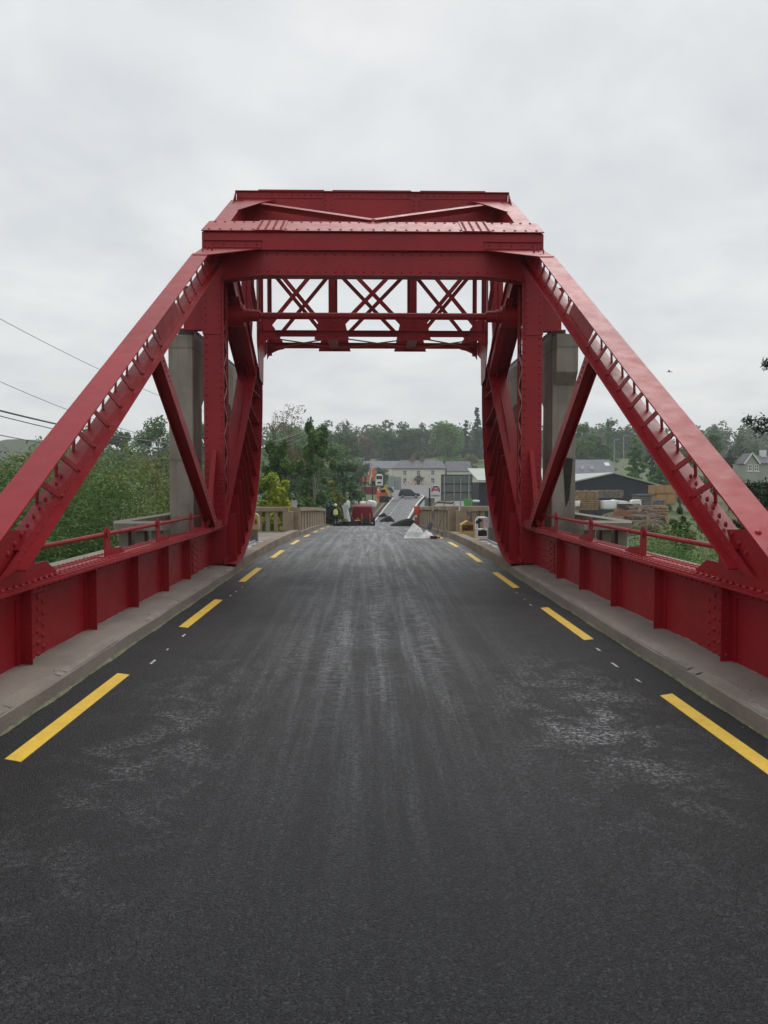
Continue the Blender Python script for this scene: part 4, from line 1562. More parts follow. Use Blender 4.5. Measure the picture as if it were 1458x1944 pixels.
# trees one can tell apart: left of the road
tree('bare_tree', 'thin half bare tree with brown seed tufts above the green trees on the left', 'tree', 548, 763, 78, 82, 'round', 'rust', 2200, 0.19, 1.5, seed=31)
tree('dead_tree', 'leafless spindly dead tree standing beside the brown tufted tree', 'tree', 518, 775, 76, 30, 'airy', 'rust', 60, 0.12, -3, seed=32)
tree('birch_tree', 'tall slender birch with drooping green leaves and a pale trunk beyond the left balustrade', 'tree', 598, 800, 56, 92, 'airy', 'mid', 14000, 0.26, -3.6, BARKP, seed=33)
tree('birch_tree', 'lower leafy birch with pale branches growing close to the left tower', 'tree', 528, 838, 50, 92, 'airy', 'mid', 12000, 0.24, -3.6, BARKP, seed=34)
tree('willow_tree', 'grey green rounded willow between the birch and the orange machine', 'tree', 655, 868, 68, 78, 'round', 'grey', 6000, 0.26, -4, seed=35)
tree('lime_shrub', 'bright yellow green shrub behind the bucket on the balustrade', 'shrub', 527, 899, 30, 120, 'ragged', 'lime', 12000, 0.17, -1.2, seed=36)
tree('yellow_shrub', 'olive yellow bushy shrub behind the workers', 'shrub', 634, 902, 60, 60, 'ragged', 'olive', 6500, 0.22, -2.6, seed=37)
tree('broadleaf_tree', 'dark green tree filling the gap behind the slender birch', 'tree', 566, 835, 90, 130, 'round', 'dark', 6000, 0.42, -4, seed=38)
tree('broadleaf_tree', 'large round tree rising behind the left concrete frame', 'tree', 300, 785, 120, 120, 'round', 'mid', 6500, 0.5, -4, seed=39)
tree('broadleaf_tree', 'tree half hidden by the left raked post, its top just over the wires', 'tree', 190, 806, 130, 130, 'round', 'mid', 5200, 0.6, -4, seed=40)
tree('poplar_tree', 'bluish narrow tree in the haze left of the concrete frame', 'tree', 236, 808, 170, 36, 'airy', 'grey', 2600, 0.5, -4, seed=41)
tree('broadleaf_tree', 'dark tree seen between the left concrete pillar and the red column', 'tree', 388, 800, 140, 70, 'round', 'dark', 3600, 0.6, -4, seed=42)
tree('broadleaf_tree', 'green tree filling the space between the birch and the grey willow', 'tree', 628, 838, 120, 84, 'round', 'mid', 5200, 0.5, -4, seed=43)
tree('broadleaf_tree', 'tall tree of the field edge rising over the slender birch', 'tree', 560, 808, 200, 130, 'round', 'mid', 7000, 0.85, -4, seed=44)
tree('broadleaf_tree', 'field edge tree between the birch and the brownish tree', 'tree', 650, 812, 230, 90, 'round', 'dark', 5200, 0.85, -1, seed=45)
tree('broadleaf_tree', 'leafy tree low behind the left raked post', 'tree', 120, 836, 110, 120, 'bush', 'olive', 5200, 0.45, -4, seed=46)
# trees before the far wood
tree('broadleaf_tree', 'pale green broad tree standing out before the dark wood', 'tree', 850, 803, 290, 76, 'round', 'pale', 5200, 1.05, seed=51)
tree('broadleaf_tree', 'dark round tree in the field, the left one above the cottage roof', 'tree', 736, 818, 290, 56, 'round', 'dark', 4200, 0.95, seed=52)
tree('broadleaf_tree', 'dark round tree in the field directly above the cottage chimneys', 'tree', 782, 812, 285, 66, 'round', 'dark', 4600, 0.95, seed=53)
tree('broadleaf_tree', 'brownish tree at the left edge of the distant field', 'tree', 688, 828, 300, 44, 'round', 'rust', 3600, 0.9, seed=54)
tree('round_bush', 'dark round tree below the wood between the willow and the field', 'tree', 655, 845, 200, 40, 'round', 'dark', 3400, 0.65, seed=55)
tree('conifer_tree', 'tall dark conifer on the skyline beside the right tower', 'tree', 906, 768, 310, 46, 'conifer', 'needle', 4600, 0.9, seed=56)
tree('conifer_tree', 'dark conifer behind the pale green tree, shorter than the skyline one', 'tree', 884, 795, 320, 40, 'conifer', 'needle', 3600, 0.9, seed=57)
tree('round_bush', 'olive bush at the right gable of the cottage annex', 'shrub', 888, 858, 245, 46, 'bush', 'olive', 2600, 0.7, seed=58)
tree('round_bush', 'dark bush between the orange crane and the cottage', 'shrub', 722, 884, 215, 44, 'bush', 'dark', 2600, 0.6, seed=59)
tree('round_bush', 'dark hedge bush behind the orange crane arm', 'shrub', 686, 872, 210, 46, 'bush', 'dark', 2600, 0.6, seed=60)
# right side
tree('broadleaf_tree', 'tall green tree above the slate roof to the right', 'tree', 1112, 800, 210, 56, 'round', 'mid', 4200, 0.75, seed=61)
tree('broadleaf_tree', 'thin topped airy tree just right of the slate roof', 'tree', 1155, 797, 205, 40, 'airy', 'mid', 2400, 0.6, seed=62)
tree('broadleaf_tree', 'round dark tree in front of the tall trees over the slate roof', 'tree', 1136, 824, 190, 44, 'round', 'dark', 3600, 0.6, seed=63)
tree('broadleaf_tree', 'mid green tree against the right concrete pillar', 'tree', 1098, 830, 190, 40, 'round', 'mid', 3000, 0.6, seed=64)
tree('cypress_tree', 'broad feathery yellow green cypress behind the timber yard', 'tree', 1206, 822, 120, 98, 'conifer', 'mid', 8000, 0.42, -3.6, seed=65)
tree('conifer_tree', 'dark pointed conifer seen through the right post lacing', 'tree', 1240, 784, 150, 60, 'conifer', 'needle', 4200, 0.55, -3, seed=66)
tree('broadleaf_tree', 'rounded green tree seen below the right raked post', 'tree', 1292, 850, 130, 74, 'round', 'mid', 4600, 0.5, -3.4, seed=67)
tree('broadleaf_tree', 'dark tree whose top just clears the right raked post', 'tree', 1352, 812, 150, 62, 'round', 'dark', 4200, 0.55, -3, seed=68)
tree('broadleaf_tree', 'grey green tree behind the gabled cottage on the right', 'tree', 1408, 826, 170, 90, 'airy', 'grey', 4200, 0.55, -3, seed=69)
tree('copper_beech', 'dark purple leaved tree left of the gabled cottage', 'tree', 1386, 852, 132, 40, 'round', 'plum', 3400, 0.42, -3, seed=70)
tree('broadleaf_tree', 'pale green shrub tree against the gabled cottage wall', 'tree', 1404, 866, 126, 28, 'round', 'pale', 2400, 0.36, -3, seed=71)
tree('broadleaf_tree', 'green tree behind the stacked crates at the right edge of the barn', 'tree', 1255, 880, 112, 60, 'round', 'mid', 3600, 0.42, -3.6, seed=72)
tree('willow_shrub', 'feathery willow shrub beside the log heap above the right handrail', 'shrub', 1298, 950, 30, 80, 'spiky', 'olive', 9000, 0.13, -1.5, seed=73)
tree('willow_shrub', 'low dark shrub filling the space under the right raked post', 'shrub', 1390, 975, 24, 90, 'bush', 'dark', 7000, 0.10, -3.8, seed=74)

# near spruce beyond the right edge of the picture, its boughs reaching in
SPX, SPY = 14.2, 25.0
t = thing('spruce_tree', 'near dark spruce whose boughs reach in at the right edge', 'tree', (SPX, SPY, -3.8))
rr = random.Random(80)
rngn = np.random.default_rng(80)
tw = MB()
tw.cyl((SPX, SPY, -4), (SPX, SPY, 7.6), 0.22, 0.03, 8, False)
pp, nv, tv = [], [], []


def bough(dz, ang, ln, droop):
    a = Vector((SPX, SPY, dz))
    d = Vector((math.cos(ang), math.sin(ang), 0))
    prev = a
    for i in range(1, 9):
        f = i / 8
        q = a + d * (ln * f) + Vector((0, 0, -droop * f * f * ln + 0.08 * ln * f))
        tw.cyl(prev, q, 0.035 * (1.1 - f), 0.035 * (1.0 - f) + 0.003, 4, False)
        for k in range(60):
            side = rr.choice((-1, 1))
            sl = (1.15 - f) * ln * 0.26 * rr.uniform(0.1, 1)
            lat = Vector((-d.y, d.x, 0)) * side
            c = prev.lerp(q, rr.random()) + lat * sl + d * sl * 0.5 + Vector((0, 0, rr.gauss(-0.05, 0.09) - 0.12 * sl))
            pp.append(c)
            nv.append((rr.gauss(0, 0.5), rr.gauss(0, 0.5), 0.6))
            tv.append(rr.random())
        prev = q


for i in range(30):
    z = -3.4 + i * 0.19
    for k in range(3):
        bough(z, rr.uniform(0, 6.28), 2.35 + rr.uniform(-0.5, 0.1) if z < 1.9 else 1.3, 0.18)
for dz, ang, ln in ((3.6, math.pi * 1.0, 2.05), (3.3, math.pi * 1.06, 1.9), (5.45, math.pi * 0.99, 1.38), (1.5, math.pi, 2.3), (1.2, math.pi * 1.1, 2.2)):
    bough(dz, ang, ln, 0.05)
P_ = np.array([tuple(q) for q in pp]) - np.array([SPX, SPY, -3.8])
link('crown', leaf_mesh('crown', P_, np.array(nv), 0.17, rngn, np.array(tv), 0.26), FOL['needle'], t)
part('trunk', tw, BARK, t)

# ------------------------------------------------------------------ buildings
CREAM = mat('cream_render', (0.74, 0.71, 0.60), 0.85, 0.06, 0.5, 0.2, 8, dirt=(0.42, 0.40, 0.33), dirt_amt=0.3)
SLATE = mat('slate_roof', (0.105, 0.108, 0.125), 0.7, 0.18, 0.8, 0.4, 4)
SLATE2 = mat('blue_slate_roof', (0.15, 0.16, 0.19), 0.7, 0.14, 0.7, 0.4, 4)
BRICK = mat('chimney_brick', (0.20, 0.12, 0.09), 0.85, 0.2, 2.0)
TIMB = mat('brown_timber', (0.12, 0.07, 0.045), 0.8, 0.2, 2.0)
SASH = mat('white_window_frame', (0.70, 0.70, 0.68), 0.6, 0.05, 2.0)
METR = mat('pale_metal_roof', (0.36, 0.40, 0.36), 0.5, 0.1, 0.3)
NAVY = mat('navy_cladding', (0.012, 0.016, 0.028), 0.6, 0.15, 0.3)


def window(parent, x0, x1, z0, z1, y, sash=2):
    m = MB()
    fw = 0.11
    m.box(x0 - fw, x0, y - 0.06, y - 0.002, z0 - fw, z1 + fw)
    m.box(x1, x1 + fw, y - 0.06, y - 0.002, z0 - fw, z1 + fw)
    m.box(x0, x1, y - 0.06, y - 0.002, z1, z1 + fw)
    m.box(x0, x1, y - 0.06, y - 0.002, z0 - fw, z0)
    m.box(x0, x1, y - 0.05, y - 0.003, (z0 + z1) / 2 - 0.05, (z0 + z1) / 2 + 0.05)
    m.box((x0 + x1) / 2 - 0.05, (x0 + x1) / 2 + 0.05, y - 0.049, y - 0.004, z0, z1)
    m.box(x0 - 0.3, x1 + 0.3, y - 0.14, y - 0.001, z0 - 0.24, z0 - 0.115)
    wnd = part('window', m, SASH, parent)
    m = MB()
    m.box(x0, x1, y - 0.03, y - 0.006, z0, z1)
    part('pane', m, GLASS, wnd)


def gable_roof(x0, x1, yf, yb, ze, zr, ov=0.3, th_=0.18):
    m = MB()
    ym = (yf + yb) / 2
    for ya, yb_ in ((yf - ov, ym), (yb + ov, ym)):
        zA = ze - ov * (zr - ze) / (ym - yf)
        m.plate([(x0 - ov, ya, zA), (x1 + ov, ya, zA), (x1 + ov, yb_, zr), (x0 - ov, yb_, zr)] if ya < ym else [(x0 - ov, yb_, zr), (x1 + ov, yb_, zr), (x1 + ov, ya, zA), (x0 - ov, ya, zA)], th_)
    return m


def house_body(x0, x1, yf, yb, z0, ze, zr):
    m = MB()
    ym = (yf + yb) / 2
    m.prism([(yf, z0), (yb, z0), (yb, ze), (ym, zr - 0.02), (yf, ze)], 'X', x0, x1)
    return m


HY = 235.0
hx0, hx1 = at(746, 900, HY).x, at(846, 900, HY).x
hz0, hze, hzr = at(800, 920, HY).z - 0.5, at(800, 889, HY).z, at(800, 874, HY + 4).z
t = thing('cottage', 'cream two storey cottage with slate roof and brown porch at the end of the road', 'house', ((hx0 + hx1) / 2, HY, hz0))
m = MB()
m.box(hx0, hx1, HY, HY + 8, hz0, hze - 0.17)
part('wall', m, CREAM, t)
def hip_roof(x0, x1, yf, yb, ze, zr, hl, hr, ov=0.3):
    m = MB()
    ym = (yf + yb) / 2
    a = [(x0 - ov, yf - ov, ze), (x1 + ov, yf - ov, ze), (x1 + ov, yb + ov, ze), (x0 - ov, yb + ov, ze)]
    m.add(a + [(x0 + hl, ym, zr), (x1 - hr, ym, zr)], [(0, 1, 5, 4), (1, 2, 5), (2, 3, 4, 5), (3, 0, 4)])
    m.add(a + [(p[0], p[1], ze - 0.16) for p in a], [(4, 7, 6, 5), (0, 4, 5, 1), (1, 5, 6, 2), (2, 6, 7, 3), (3, 7, 4, 0)])
    return m


rf = part('roof', hip_roof(hx0, hx1, HY, HY + 8, hze, hzr, 2.4, 0.9), SLATE, t)
for cx in (783, 801):
    q = at(cx, 872, HY + 4)
    m = MB()
    m.box(q.x - 0.7, q.x + 0.7, HY + 3.5, HY + 4.5, hzr - 0.6, hzr + 1.0)
    m.cyl((q.x - 0.3, HY + 4, hzr + 1.0), (q.x - 0.3, HY + 4, hzr + 1.6), 0.18, 0.14, 8)
    m.cyl((q.x + 0.3, HY + 4, hzr + 1.0), (q.x + 0.3, HY + 4, hzr + 1.6), 0.18, 0.14, 8)
    part('chimney', m, BRICK, rf)
for cx in (768.5, 794.5, 821.5):
    a = at(cx, 897.5, HY)
    window(t, a.x - 0.42, a.x + 0.42, a.z - 0.58, a.z + 0.62, HY)
for cx in (768.5, 821.5):
    a = at(cx, 912.5, HY)
    window(t, a.x - 0.42, a.x + 0.42, a.z - 0.72, a.z + 0.75, HY)
a = at(794.5, 912, HY)
pz0 = hz0
m = MB()
for sx in (-0.95, 0.95):
    m.box(a.x + sx - 0.07, a.x + sx + 0.07, HY - 1.3, HY - 1.16, pz0, a.z + 0.3)
m.box(a.x - 1.2, a.x + 1.2, HY - 1.35, HY - 0.01, a.z + 0.25, a.z + 0.4)
m.prism([(a.x - 1.5, a.z + 0.35), (a.x, a.z + 1.75), (a.x + 1.5, a.z + 0.35), (a.x + 1.25, a.z + 0.3), (a.x, a.z + 1.45), (a.x - 1.25, a.z + 0.3)], 'Y', HY - 1.45, HY - 0.02)
po = part('porch', m, TIMB, t)
m = MB()
m.box(a.x - 0.5, a.x + 0.5, HY - 0.06, HY - 0.003, pz0, a.z + 0.15)
part('door', m, mat('brown_door', (0.10, 0.055, 0.04), 0.6), t)
m = MB()
q = at(804, 907, HY)
m.box(q.x - 0.4, q.x + 0.4, HY - 0.05, HY - 0.004, q.z - 0.12, q.z + 0.12)
part('name_board', m, DARK, t)
m = MB()
m.cyl((hx0 + 0.1, HY - 0.42, hze - 0.12), (hx1 - 0.1, HY - 0.42, hze - 0.12), 0.09, None, 6)
m.cyl((hx1 - 0.15, HY - 0.1, hz0), (hx1 - 0.15, HY - 0.1, hze - 0.2), 0.07, None, 6)
part('gutter', m, DARK, t)

ax0, ax1 = at(848, 900, HY + 1).x, at(894, 900, HY + 1).x
aze, azr = at(870, 894, HY + 1).z, at(870, 876.5, HY + 5).z
t = thing('cottage_annex', 'lower cream annex with plain slate roof joined to the right gable', 'house', ((ax0 + ax1) / 2, HY + 1, hz0))
part('wall', house_body(ax0 + 0.05, ax1, HY + 1, HY + 8.5, hz0, aze, azr), CREAM, t)
part('roof', gable_roof(ax0 + 0.36, ax1, HY + 1, HY + 8.5, aze, azr), SLATE, t)
bx0, bx1 = at(690, 880, 262).x, at(758, 880, 262).x
bz1, bzr = at(725, 889, 262).z, at(725, 876, 266).z
t = thing('outbuilding', 'long grey slate roofed building behind the left end of the cottage', 'house', ((bx0 + bx1) / 2, 262, hz0))
part('wall', house_body(bx0, bx1, 262, 270, hz0, bz1, bzr), CREAM, t)
part('roof', gable_roof(bx0, bx1, 262, 270, bz1, bzr), SLATE2, t)
cx0, cx1 = at(1084, 880, 160).x, at(1166, 880, 160).x
cz1, czr = at(1125, 899, 160).z, at(1125, 874, 164).z
t = thing('slate_house', 'long slate roofed house with a skylight above the dark barn', 'house', ((cx0 + cx1) / 2, 160, -2))
part('wall', house_body(cx0, cx1, 160, 168, -3, cz1, czr), CREAM, t)
rf = part('roof', gable_roof(cx0, cx1, 160, 168, cz1, czr), SLATE2, t)
for px_ in (1106, 1124):
    q = at(px_, 890, 161)
    m = MB()
    m.box(q.x - 0.35, q.x + 0.35, 161.0, 161.6, q.z - 0.6, q.z + 0.6)
    part('chimney', m, SASH, rf)
sl = (czr - cz1) / 4.0
q = at(1153, 882.5, 162.2)
m = MB()
m.plate([(q.x - 0.5, 162.0, cz1 + 2.0 * sl + 0.22), (q.x + 0.5, 162.0, cz1 + 2.0 * sl + 0.22), (q.x + 0.5, 163.0, cz1 + 3.0 * sl + 0.22), (q.x - 0.5, 163.0, cz1 + 3.0 * sl + 0.22)], 0.05)
part('skylight', m, SASH, rf)

# gabled cottage at the right edge
GY = 120.0
a0, a1 = at(1413, 880, GY), at(1440, 880, GY)
apex = at(1427, 861, GY)
eave = at(1413, 879, GY)
base = at(1413, 899, GY).z - 1.5
xm = (a0.x + a1.x) / 2
t = thing('gabled_cottage', 'pale rendered cottage with steep white edged gable at the right edge', 'house', (xm, GY, base))
m = MB()
m.prism([(a0.x + 0.15, base), (a1.x - 0.15, base), (a1.x - 0.15, eave.z), (xm, apex.z - 0.15), (a0.x + 0.15, eave.z)], 'Y', GY, GY + 2.4)
m.box(xm + 0.4, a1.x + 9, GY + 2.5, GY + 7, base, eave.z)
part('wall', m, mat('pale_green_render', (0.36, 0.38, 0.32), 0.85, 0.06, 0.6), t)
m = MB()
for sgn in (-1, 1):
    ex = xm + sgn * (a1.x - a0.x) / 2 * 1.12
    ez = eave.z - 0.12 * (apex.z - eave.z)
    pl_ = [(ex, GY - 0.25, ez), (xm, GY - 0.25, apex.z), (xm, GY + 2.6, apex.z), (ex, GY + 2.6, ez)]
    m.plate(pl_ if sgn < 0 else list(reversed(pl_)), 0.14)
m.plate([(xm + 0.6, GY + 2.2, eave.z - 0.1), (a1.x + 9.2, GY + 2.2, eave.z - 0.1), (a1.x + 9.2, GY + 4.75, apex.z - 0.3), (xm + 0.6, GY + 4.75, apex.z - 0.3)], 0.15)
rf = part('roof', m, SLATE, t)
m = MB()
for sgn in (-1, 1):
    ex = xm + sgn * (a1.x - a0.x) / 2 * 1.14
    ez = eave.z - 0.14 * (apex.z - eave.z)
    m.bar((ex, GY - 0.3, ez + 0.05), (xm, GY - 0.3, apex.z + 0.08), 0.06, 0.22, (0, 1, 0))
part('barge_board', m, SASH, rf)
q = at(1449, 858, GY + 4.5)
m = MB()
m.box(q.x - 0.38, q.x + 0.38, GY + 4.2, GY + 5, apex.z - 0.8, q.z + 0.3)
part('chimney', m, SASH, rf)
for px_ in (1424, 1436):
    q = at(px_, 888, GY)
    window(t, q.x - 0.22, q.x + 0.22, q.z - 0.4, q.z + 0.4, GY)

# the dark timber barn
BY = 98.0
b0, b1 = at(1072, 920, BY), at(1246, 920, BY)
apx = at(1163, 899, BY)
ev = at(1246, 920.5, BY).z
bb = -4.4
t = thing('barn', 'dark navy gabled barn with pale metal roof behind the timber stacks', 'barn', ((b0.x + b1.x) / 2, BY, bb))
m = MB()
m.prism([(b0.x, bb), (b1.x, bb), (b1.x, ev), (apx.x, apx.z - 0.1), (b0.x, ev + 0.2)], 'Y', BY, BY + 22)
part('wall', m, NAVY, t)
m = MB()
for ex, ez in ((b0.x - 0.4, ev + 0.02), (b1.x + 0.4, ev - 0.15)):
    pl_ = [(ex, BY - 0.6, ez), (apx.x, BY - 0.6, apx.z), (apx.x, BY + 22.4, apx.z), (ex, BY + 22.4, ez)]
    m.plate(pl_ if ex < apx.x else list(reversed(pl_)), 0.16)
part('roof', m, METR, t)
m = MB()
for i in range(6):
    x = b0.x + 1.0 + i * (b1.x - b0.x - 2) / 6
    m.box(x, x + 0.09, BY - 0.05, BY - 0.003, bb, ev)
part('cladding_rib', m, NAVY, t, kind='stuff')
d0, d1 = at(907, 915, 92), at(935, 915, 92)
zt = at(900, 902, 97).z
zb_ = at(900, 914, 92).z
t = thing('open_shed', 'dark open shed with pale sloping roof right of the road sign', 'shed', ((d0.x + d1.x) / 2, 95, bb))
m = MB()
m.box(d0.x + 0.3, d1.x + 8, 93, 102, bb, zb_ - 0.1)
part('wall', m, NAVY, t)
m = MB()
m.plate([(d0.x, 92, zb_), (d1.x + 9, 92, zb_), (d1.x + 9, 102, zt + 0.8), (d0.x, 102, zt + 0.8)], 0.15)
part('roof', m, METR, t)
e0 = at(898, 905, 150)
t = thing('hipped_house', 'grey hipped slate roof of a house peeping beside the right tower', 'house', (e0.x + 4, 152, -2))
zt, zl = at(920, 887, 150).z, at(905, 905, 150).z
m = MB()
m.box(e0.x + 0.4, e0.x + 9, 150.4, 158, -3, zl)
part('wall', m, CREAM, t)
m = MB()
xa, xb = e0.x, e0.x + 9.5
m.add([(xa, 150, zl), (xb, 150, zl), (xb, 158.5, zl), (xa, 158.5, zl), (xa + 3.2, 154, zt), (xb - 3, 154, zt)], [(0, 1, 5, 4), (1, 2, 5), (2, 3, 4, 5), (3, 0, 4), (0, 3, 2, 1)])
part('roof', m, SLATE2, t)

# ------------------------------------------------------------------ timber yard
WOOD = mat('sawn_timber', (0.36, 0.24, 0.13), 0.85, 0.25, 1.5, dirt=(0.20, 0.13, 0.08), dirt_amt=0.5)
WOODG = mat('grey_timber', (0.23, 0.20, 0.165), 0.9, 0.25, 1.5, dirt=(0.10, 0.09, 0.08), dirt_amt=0.5)
LOGM = mat('log_bark', (0.13, 0.095, 0.07), 0.9, 0.35, 2.0, 0.5, 15, dirt=(0.26, 0.22, 0.18), dirt_amt=0.5)
LOGE = mat('log_end', (0.36, 0.27, 0.18), 0.85, 0.2, 3.0)
BOXM = mat('orange_crate_ply', (0.42, 0.23, 0.10), 0.8, 0.12, 1.2)
TARP = mat('white_tarpaulin', (0.78, 0.78, 0.76), 0.7, 0.05, 1.0)
GRNT = mat('blue_green_sheet', (0.05, 0.10, 0.11), 0.6, 0.15, 1.0)
YG = at(1150, 1000, 70).z


def timber_stack(label, px, py_t, py_b, Y, wpx, m_, layers, depth=1.6, top=None):
    a, b = at(px, py_t, Y), at(px, py_b, Y)
    wd = wpx / FPX * Y
    t = thing('timber_stack', label, 'timber stack', (a.x, Y, b.z), 0, 'stacks in the timber yard')
    h = (a.z - b.z) / layers
    rr = random.Random(int(px))
    for i in range(layers):
        m = MB()
        o = rr.uniform(-0.05, 0.05) * wd
        nb = 5
        for k in range(nb):
            x0 = a.x - wd / 2 + o + k * wd / nb
            m.box(x0, x0 + wd / nb - 0.025, Y - 0.02 * k % 0.05 + rr.uniform(-0.06, 0.06), Y + depth, b.z + i * h, b.z + i * h + h * 0.74)
        for f in (0.12, 0.5, 0.88):
            m.box(a.x - wd / 2 + wd * f, a.x - wd / 2 + wd * f + 0.09, Y + 0.06, Y + depth - 0.06, b.z + i * h + h * 0.745, b.z + i * h + h * 0.995)
        part('plank_layer', m, m_, t)
    if top is not None:
        m = MB()
        m.box(a.x - wd * 0.55, a.x + wd * 0.55, Y - 0.15, Y + depth + 0.1, a.z + 0.003, a.z + 0.18)
        part('cover_sheet', m, top, t)
    return t


timber_stack('tall loose stack of light boards beside the right concrete pillar', 1117, 931, 968, 72, 40, WOOD, 9)
timber_stack('low dark stack of old boards deep inside the barn front', 1160, 930, 945, 90, 46, WOODG, 4)
timber_stack('square stack of pale boards under a blue green sheet', 1225, 942, 970, 74, 28, WOODG, 7, 1.6, GRNT)
timber_stack('brown stack of boards left of the yellow edged stack, half behind the pillar', 1090, 944, 964, 80, 20, WOODG, 5)
timber_stack('yellowish plank stack at the right edge of the log heap', 1256, 960, 1002, 62, 26, WOOD, 8)
timber_stack('dark stack of boards between the white bags and the square stack', 1250, 948, 972, 78, 28, WOODG, 6)
for lab, px, pt, pb, wpx in (('large orange plywood crate, the upper of two by the barn corner', 1263, 921, 938, 40), ('large orange plywood crate, the lower of two by the barn corner', 1266, 938.6, 958, 38)):
    a, b = at(px, pt, 84), at(px, pb, 84)
    wd = wpx / FPX * 84
    t = thing('plywood_crate', lab, 'crate', (a.x, 84, b.z), 0, 'orange crates')
    m = MB()
    m.box(a.x - wd / 2, a.x + wd / 2, 84, 86, b.z + 0.1, a.z)
    part('box', m, BOXM, t)
    m = MB()
    for f in (0.0, 0.46, 0.94):
        m.box(a.x - wd / 2 + f * wd, a.x - wd / 2 + f * wd + 0.12, 83.95, 83.998, b.z + 0.1, a.z)
    m.box(a.x - wd / 2, a.x + wd / 2, 84.1, 85.9, b.z, b.z + 0.095)
    part('batten', m, WOOD, t)


def sack(label, px, pt, pb, wpx, Y, name='bulk_bag', cat='bag', group=None, mt=None, power=0.6):
    a, b = at(px, pt, Y), at(px, pb, Y)
    wd = wpx / FPX * Y
    h = a.z - b.z
    bm = bmesh.new()
    bmesh.ops.create_icosphere(bm, subdivisions=3, radius=1)
    rr = random.Random(int(px * 7 + pt))
    ph = [rr.uniform(0, 6) for _ in range(4)]
    for v in bm.verts:
        c = v.co
        sq = lambda q: math.copysign(abs(q) ** power, q)
        k = 1 + 0.06 * math.sin(5 * c.x + ph[0]) * math.sin(4 * c.z + ph[1]) + 0.05 * math.sin(7 * c.y + ph[2] + 3 * c.z)
        v.co = Vector((sq(c.x) * wd / 2 * k, sq(c.y) * wd / 2 * k, (sq(c.z) * 0.5 + 0.5) * h * (1 + 0.08 * math.sin(3 * c.x + ph[3]))))
    me = bpy.data.meshes.new(name)
    bm.to_mesh(me)
    bm.free()
    me.polygons.foreach_set('use_smooth', [True] * len(me.polygons))
    o = link(name, me, mt or TARP, None, (a.x, Y, b.z))
    return tag(o, label, cat, group)


for lab, px, pt, pb, wpx in (('white wrapped bale before the barn, the biggest of the row', 1154, 949, 967, 27), ('white wrapped bale right of the biggest bale', 1180, 950.5, 964, 22), ('small white wrapped bale behind the dark plank', 1206, 949, 960, 18), ('white wrapped bale touching the right concrete pillar', 1092, 950, 962, 16)):
    sack(lab, px, pt, pb, wpx, 72, 'wrapped_bale', 'bale', 'white bales in the yard', None, 0.28)
m = MB()
a = at(1195, 962, 68)
m.box(a.x - 0.95, a.x + 0.95, 68, 68.5, a.z - 0.55, a.z + 0.25)
o = part('steel_skip', m, mat('dark_brown_steel', (0.05, 0.03, 0.028), 0.7, 0.2, 2), None)
o.data.transform(Matrix.Translation(-Vector((a.x, 68, a.z - 0.55))))
o.location = (a.x, 68, a.z - 0.55)
tag(o, 'dark brown low steel skip in front of the white bales', 'skip')
m = MB()
a = at(1185, 974, 60)
m.box(a.x - 0.6, a.x + 0.6, 60, 60.8, a.z - 0.25, a.z + 0.1)
m.prism([(a.x - 0.6, a.z + 0.101), (a.x + 0.55, a.z + 0.101), (a.x - 0.5, a.z + 0.4)], 'Y', 60, 60.7)
o = part('brick_pallet', m, mat('orange_clay', (0.30, 0.12, 0.06), 0.85, 0.2, 3), None)
o.data.transform(Matrix.Translation(-Vector((a.x, 60, a.z - 0.25))))
o.location = (a.x, 60, a.z - 0.25)
tag(o, 'low orange brown pallet load left of the log heap', 'pallet')

# heap of logs
lm = MB()
lm.cyl((0, -0.75, 0), (0, 0.75, 0), 0.19, 0.16, 10, False)
lme = lm.mesh('log', smooth=0.6)
lme.materials.append(LOGM)
le = MB()
le.cyl((0, -0.752, 0), (0, -0.751, 0), 0.185, 0.185, 10)
lee = le.mesh('log_end')
lee.materials.append(LOGE)
rr = random.Random(9)
for row in range(9):
    for k in range(7 if row < 5 else 5):
        px = 1206 + k * 7.2 + rr.uniform(-3, 3) + (4 if row % 2 else 0)
        py = 1003 - row * 4.9 + rr.uniform(-2, 2)
        Y = 60 + row * 0.35 + rr.uniform(-0.3, 0.3)
        q = at(px, py, Y)
        o = bpy.data.objects.new('log', lme)
        COL.objects.link(o)
        o.location = q
        o.rotation_euler = (rr.uniform(-0.15, 0.15), rr.uniform(0, 6), rr.choice((1.35, 0.9, -0.9, 0.5, 1.57)) + rr.uniform(-0.3, 0.3))
        s_ = rr.uniform(0.8, 1.35)
        o.scale = (s_, rr.uniform(0.7, 1.1), s_)
        tag(o, 'rough brown log lying in the heap in front of the barn', 'log', 'logs of the heap')
        e_ = bpy.data.objects.new('cut_end', lee)
        COL.objects.link(e_)
        e_.parent = o
# soil mound beneath the log heap
m = MB()
q = at(1228, 1012, 60)
for i in range(10):
    for j in range(7):
        x, y = q.x - 4 + i * 0.9, 59.6 + j * 1.2
        m.v.append((x, y, -4.3 + max(0, (1.9 + j * 0.25) * (1 - ((i - 4.5) / 5.2) ** 2)) + rr.uniform(-0.08, 0.08)))
m.f = [(j + 7 * i, j + 7 * (i + 1), j + 1 + 7 * (i + 1), j + 1 + 7 * i) for i in range(9) for j in range(6)]
part('earth_bank', m, mat('brown_earth', (0.085, 0.065, 0.048), 0.95, 0.3, 1.0, 0.6, 8), kind='structure')

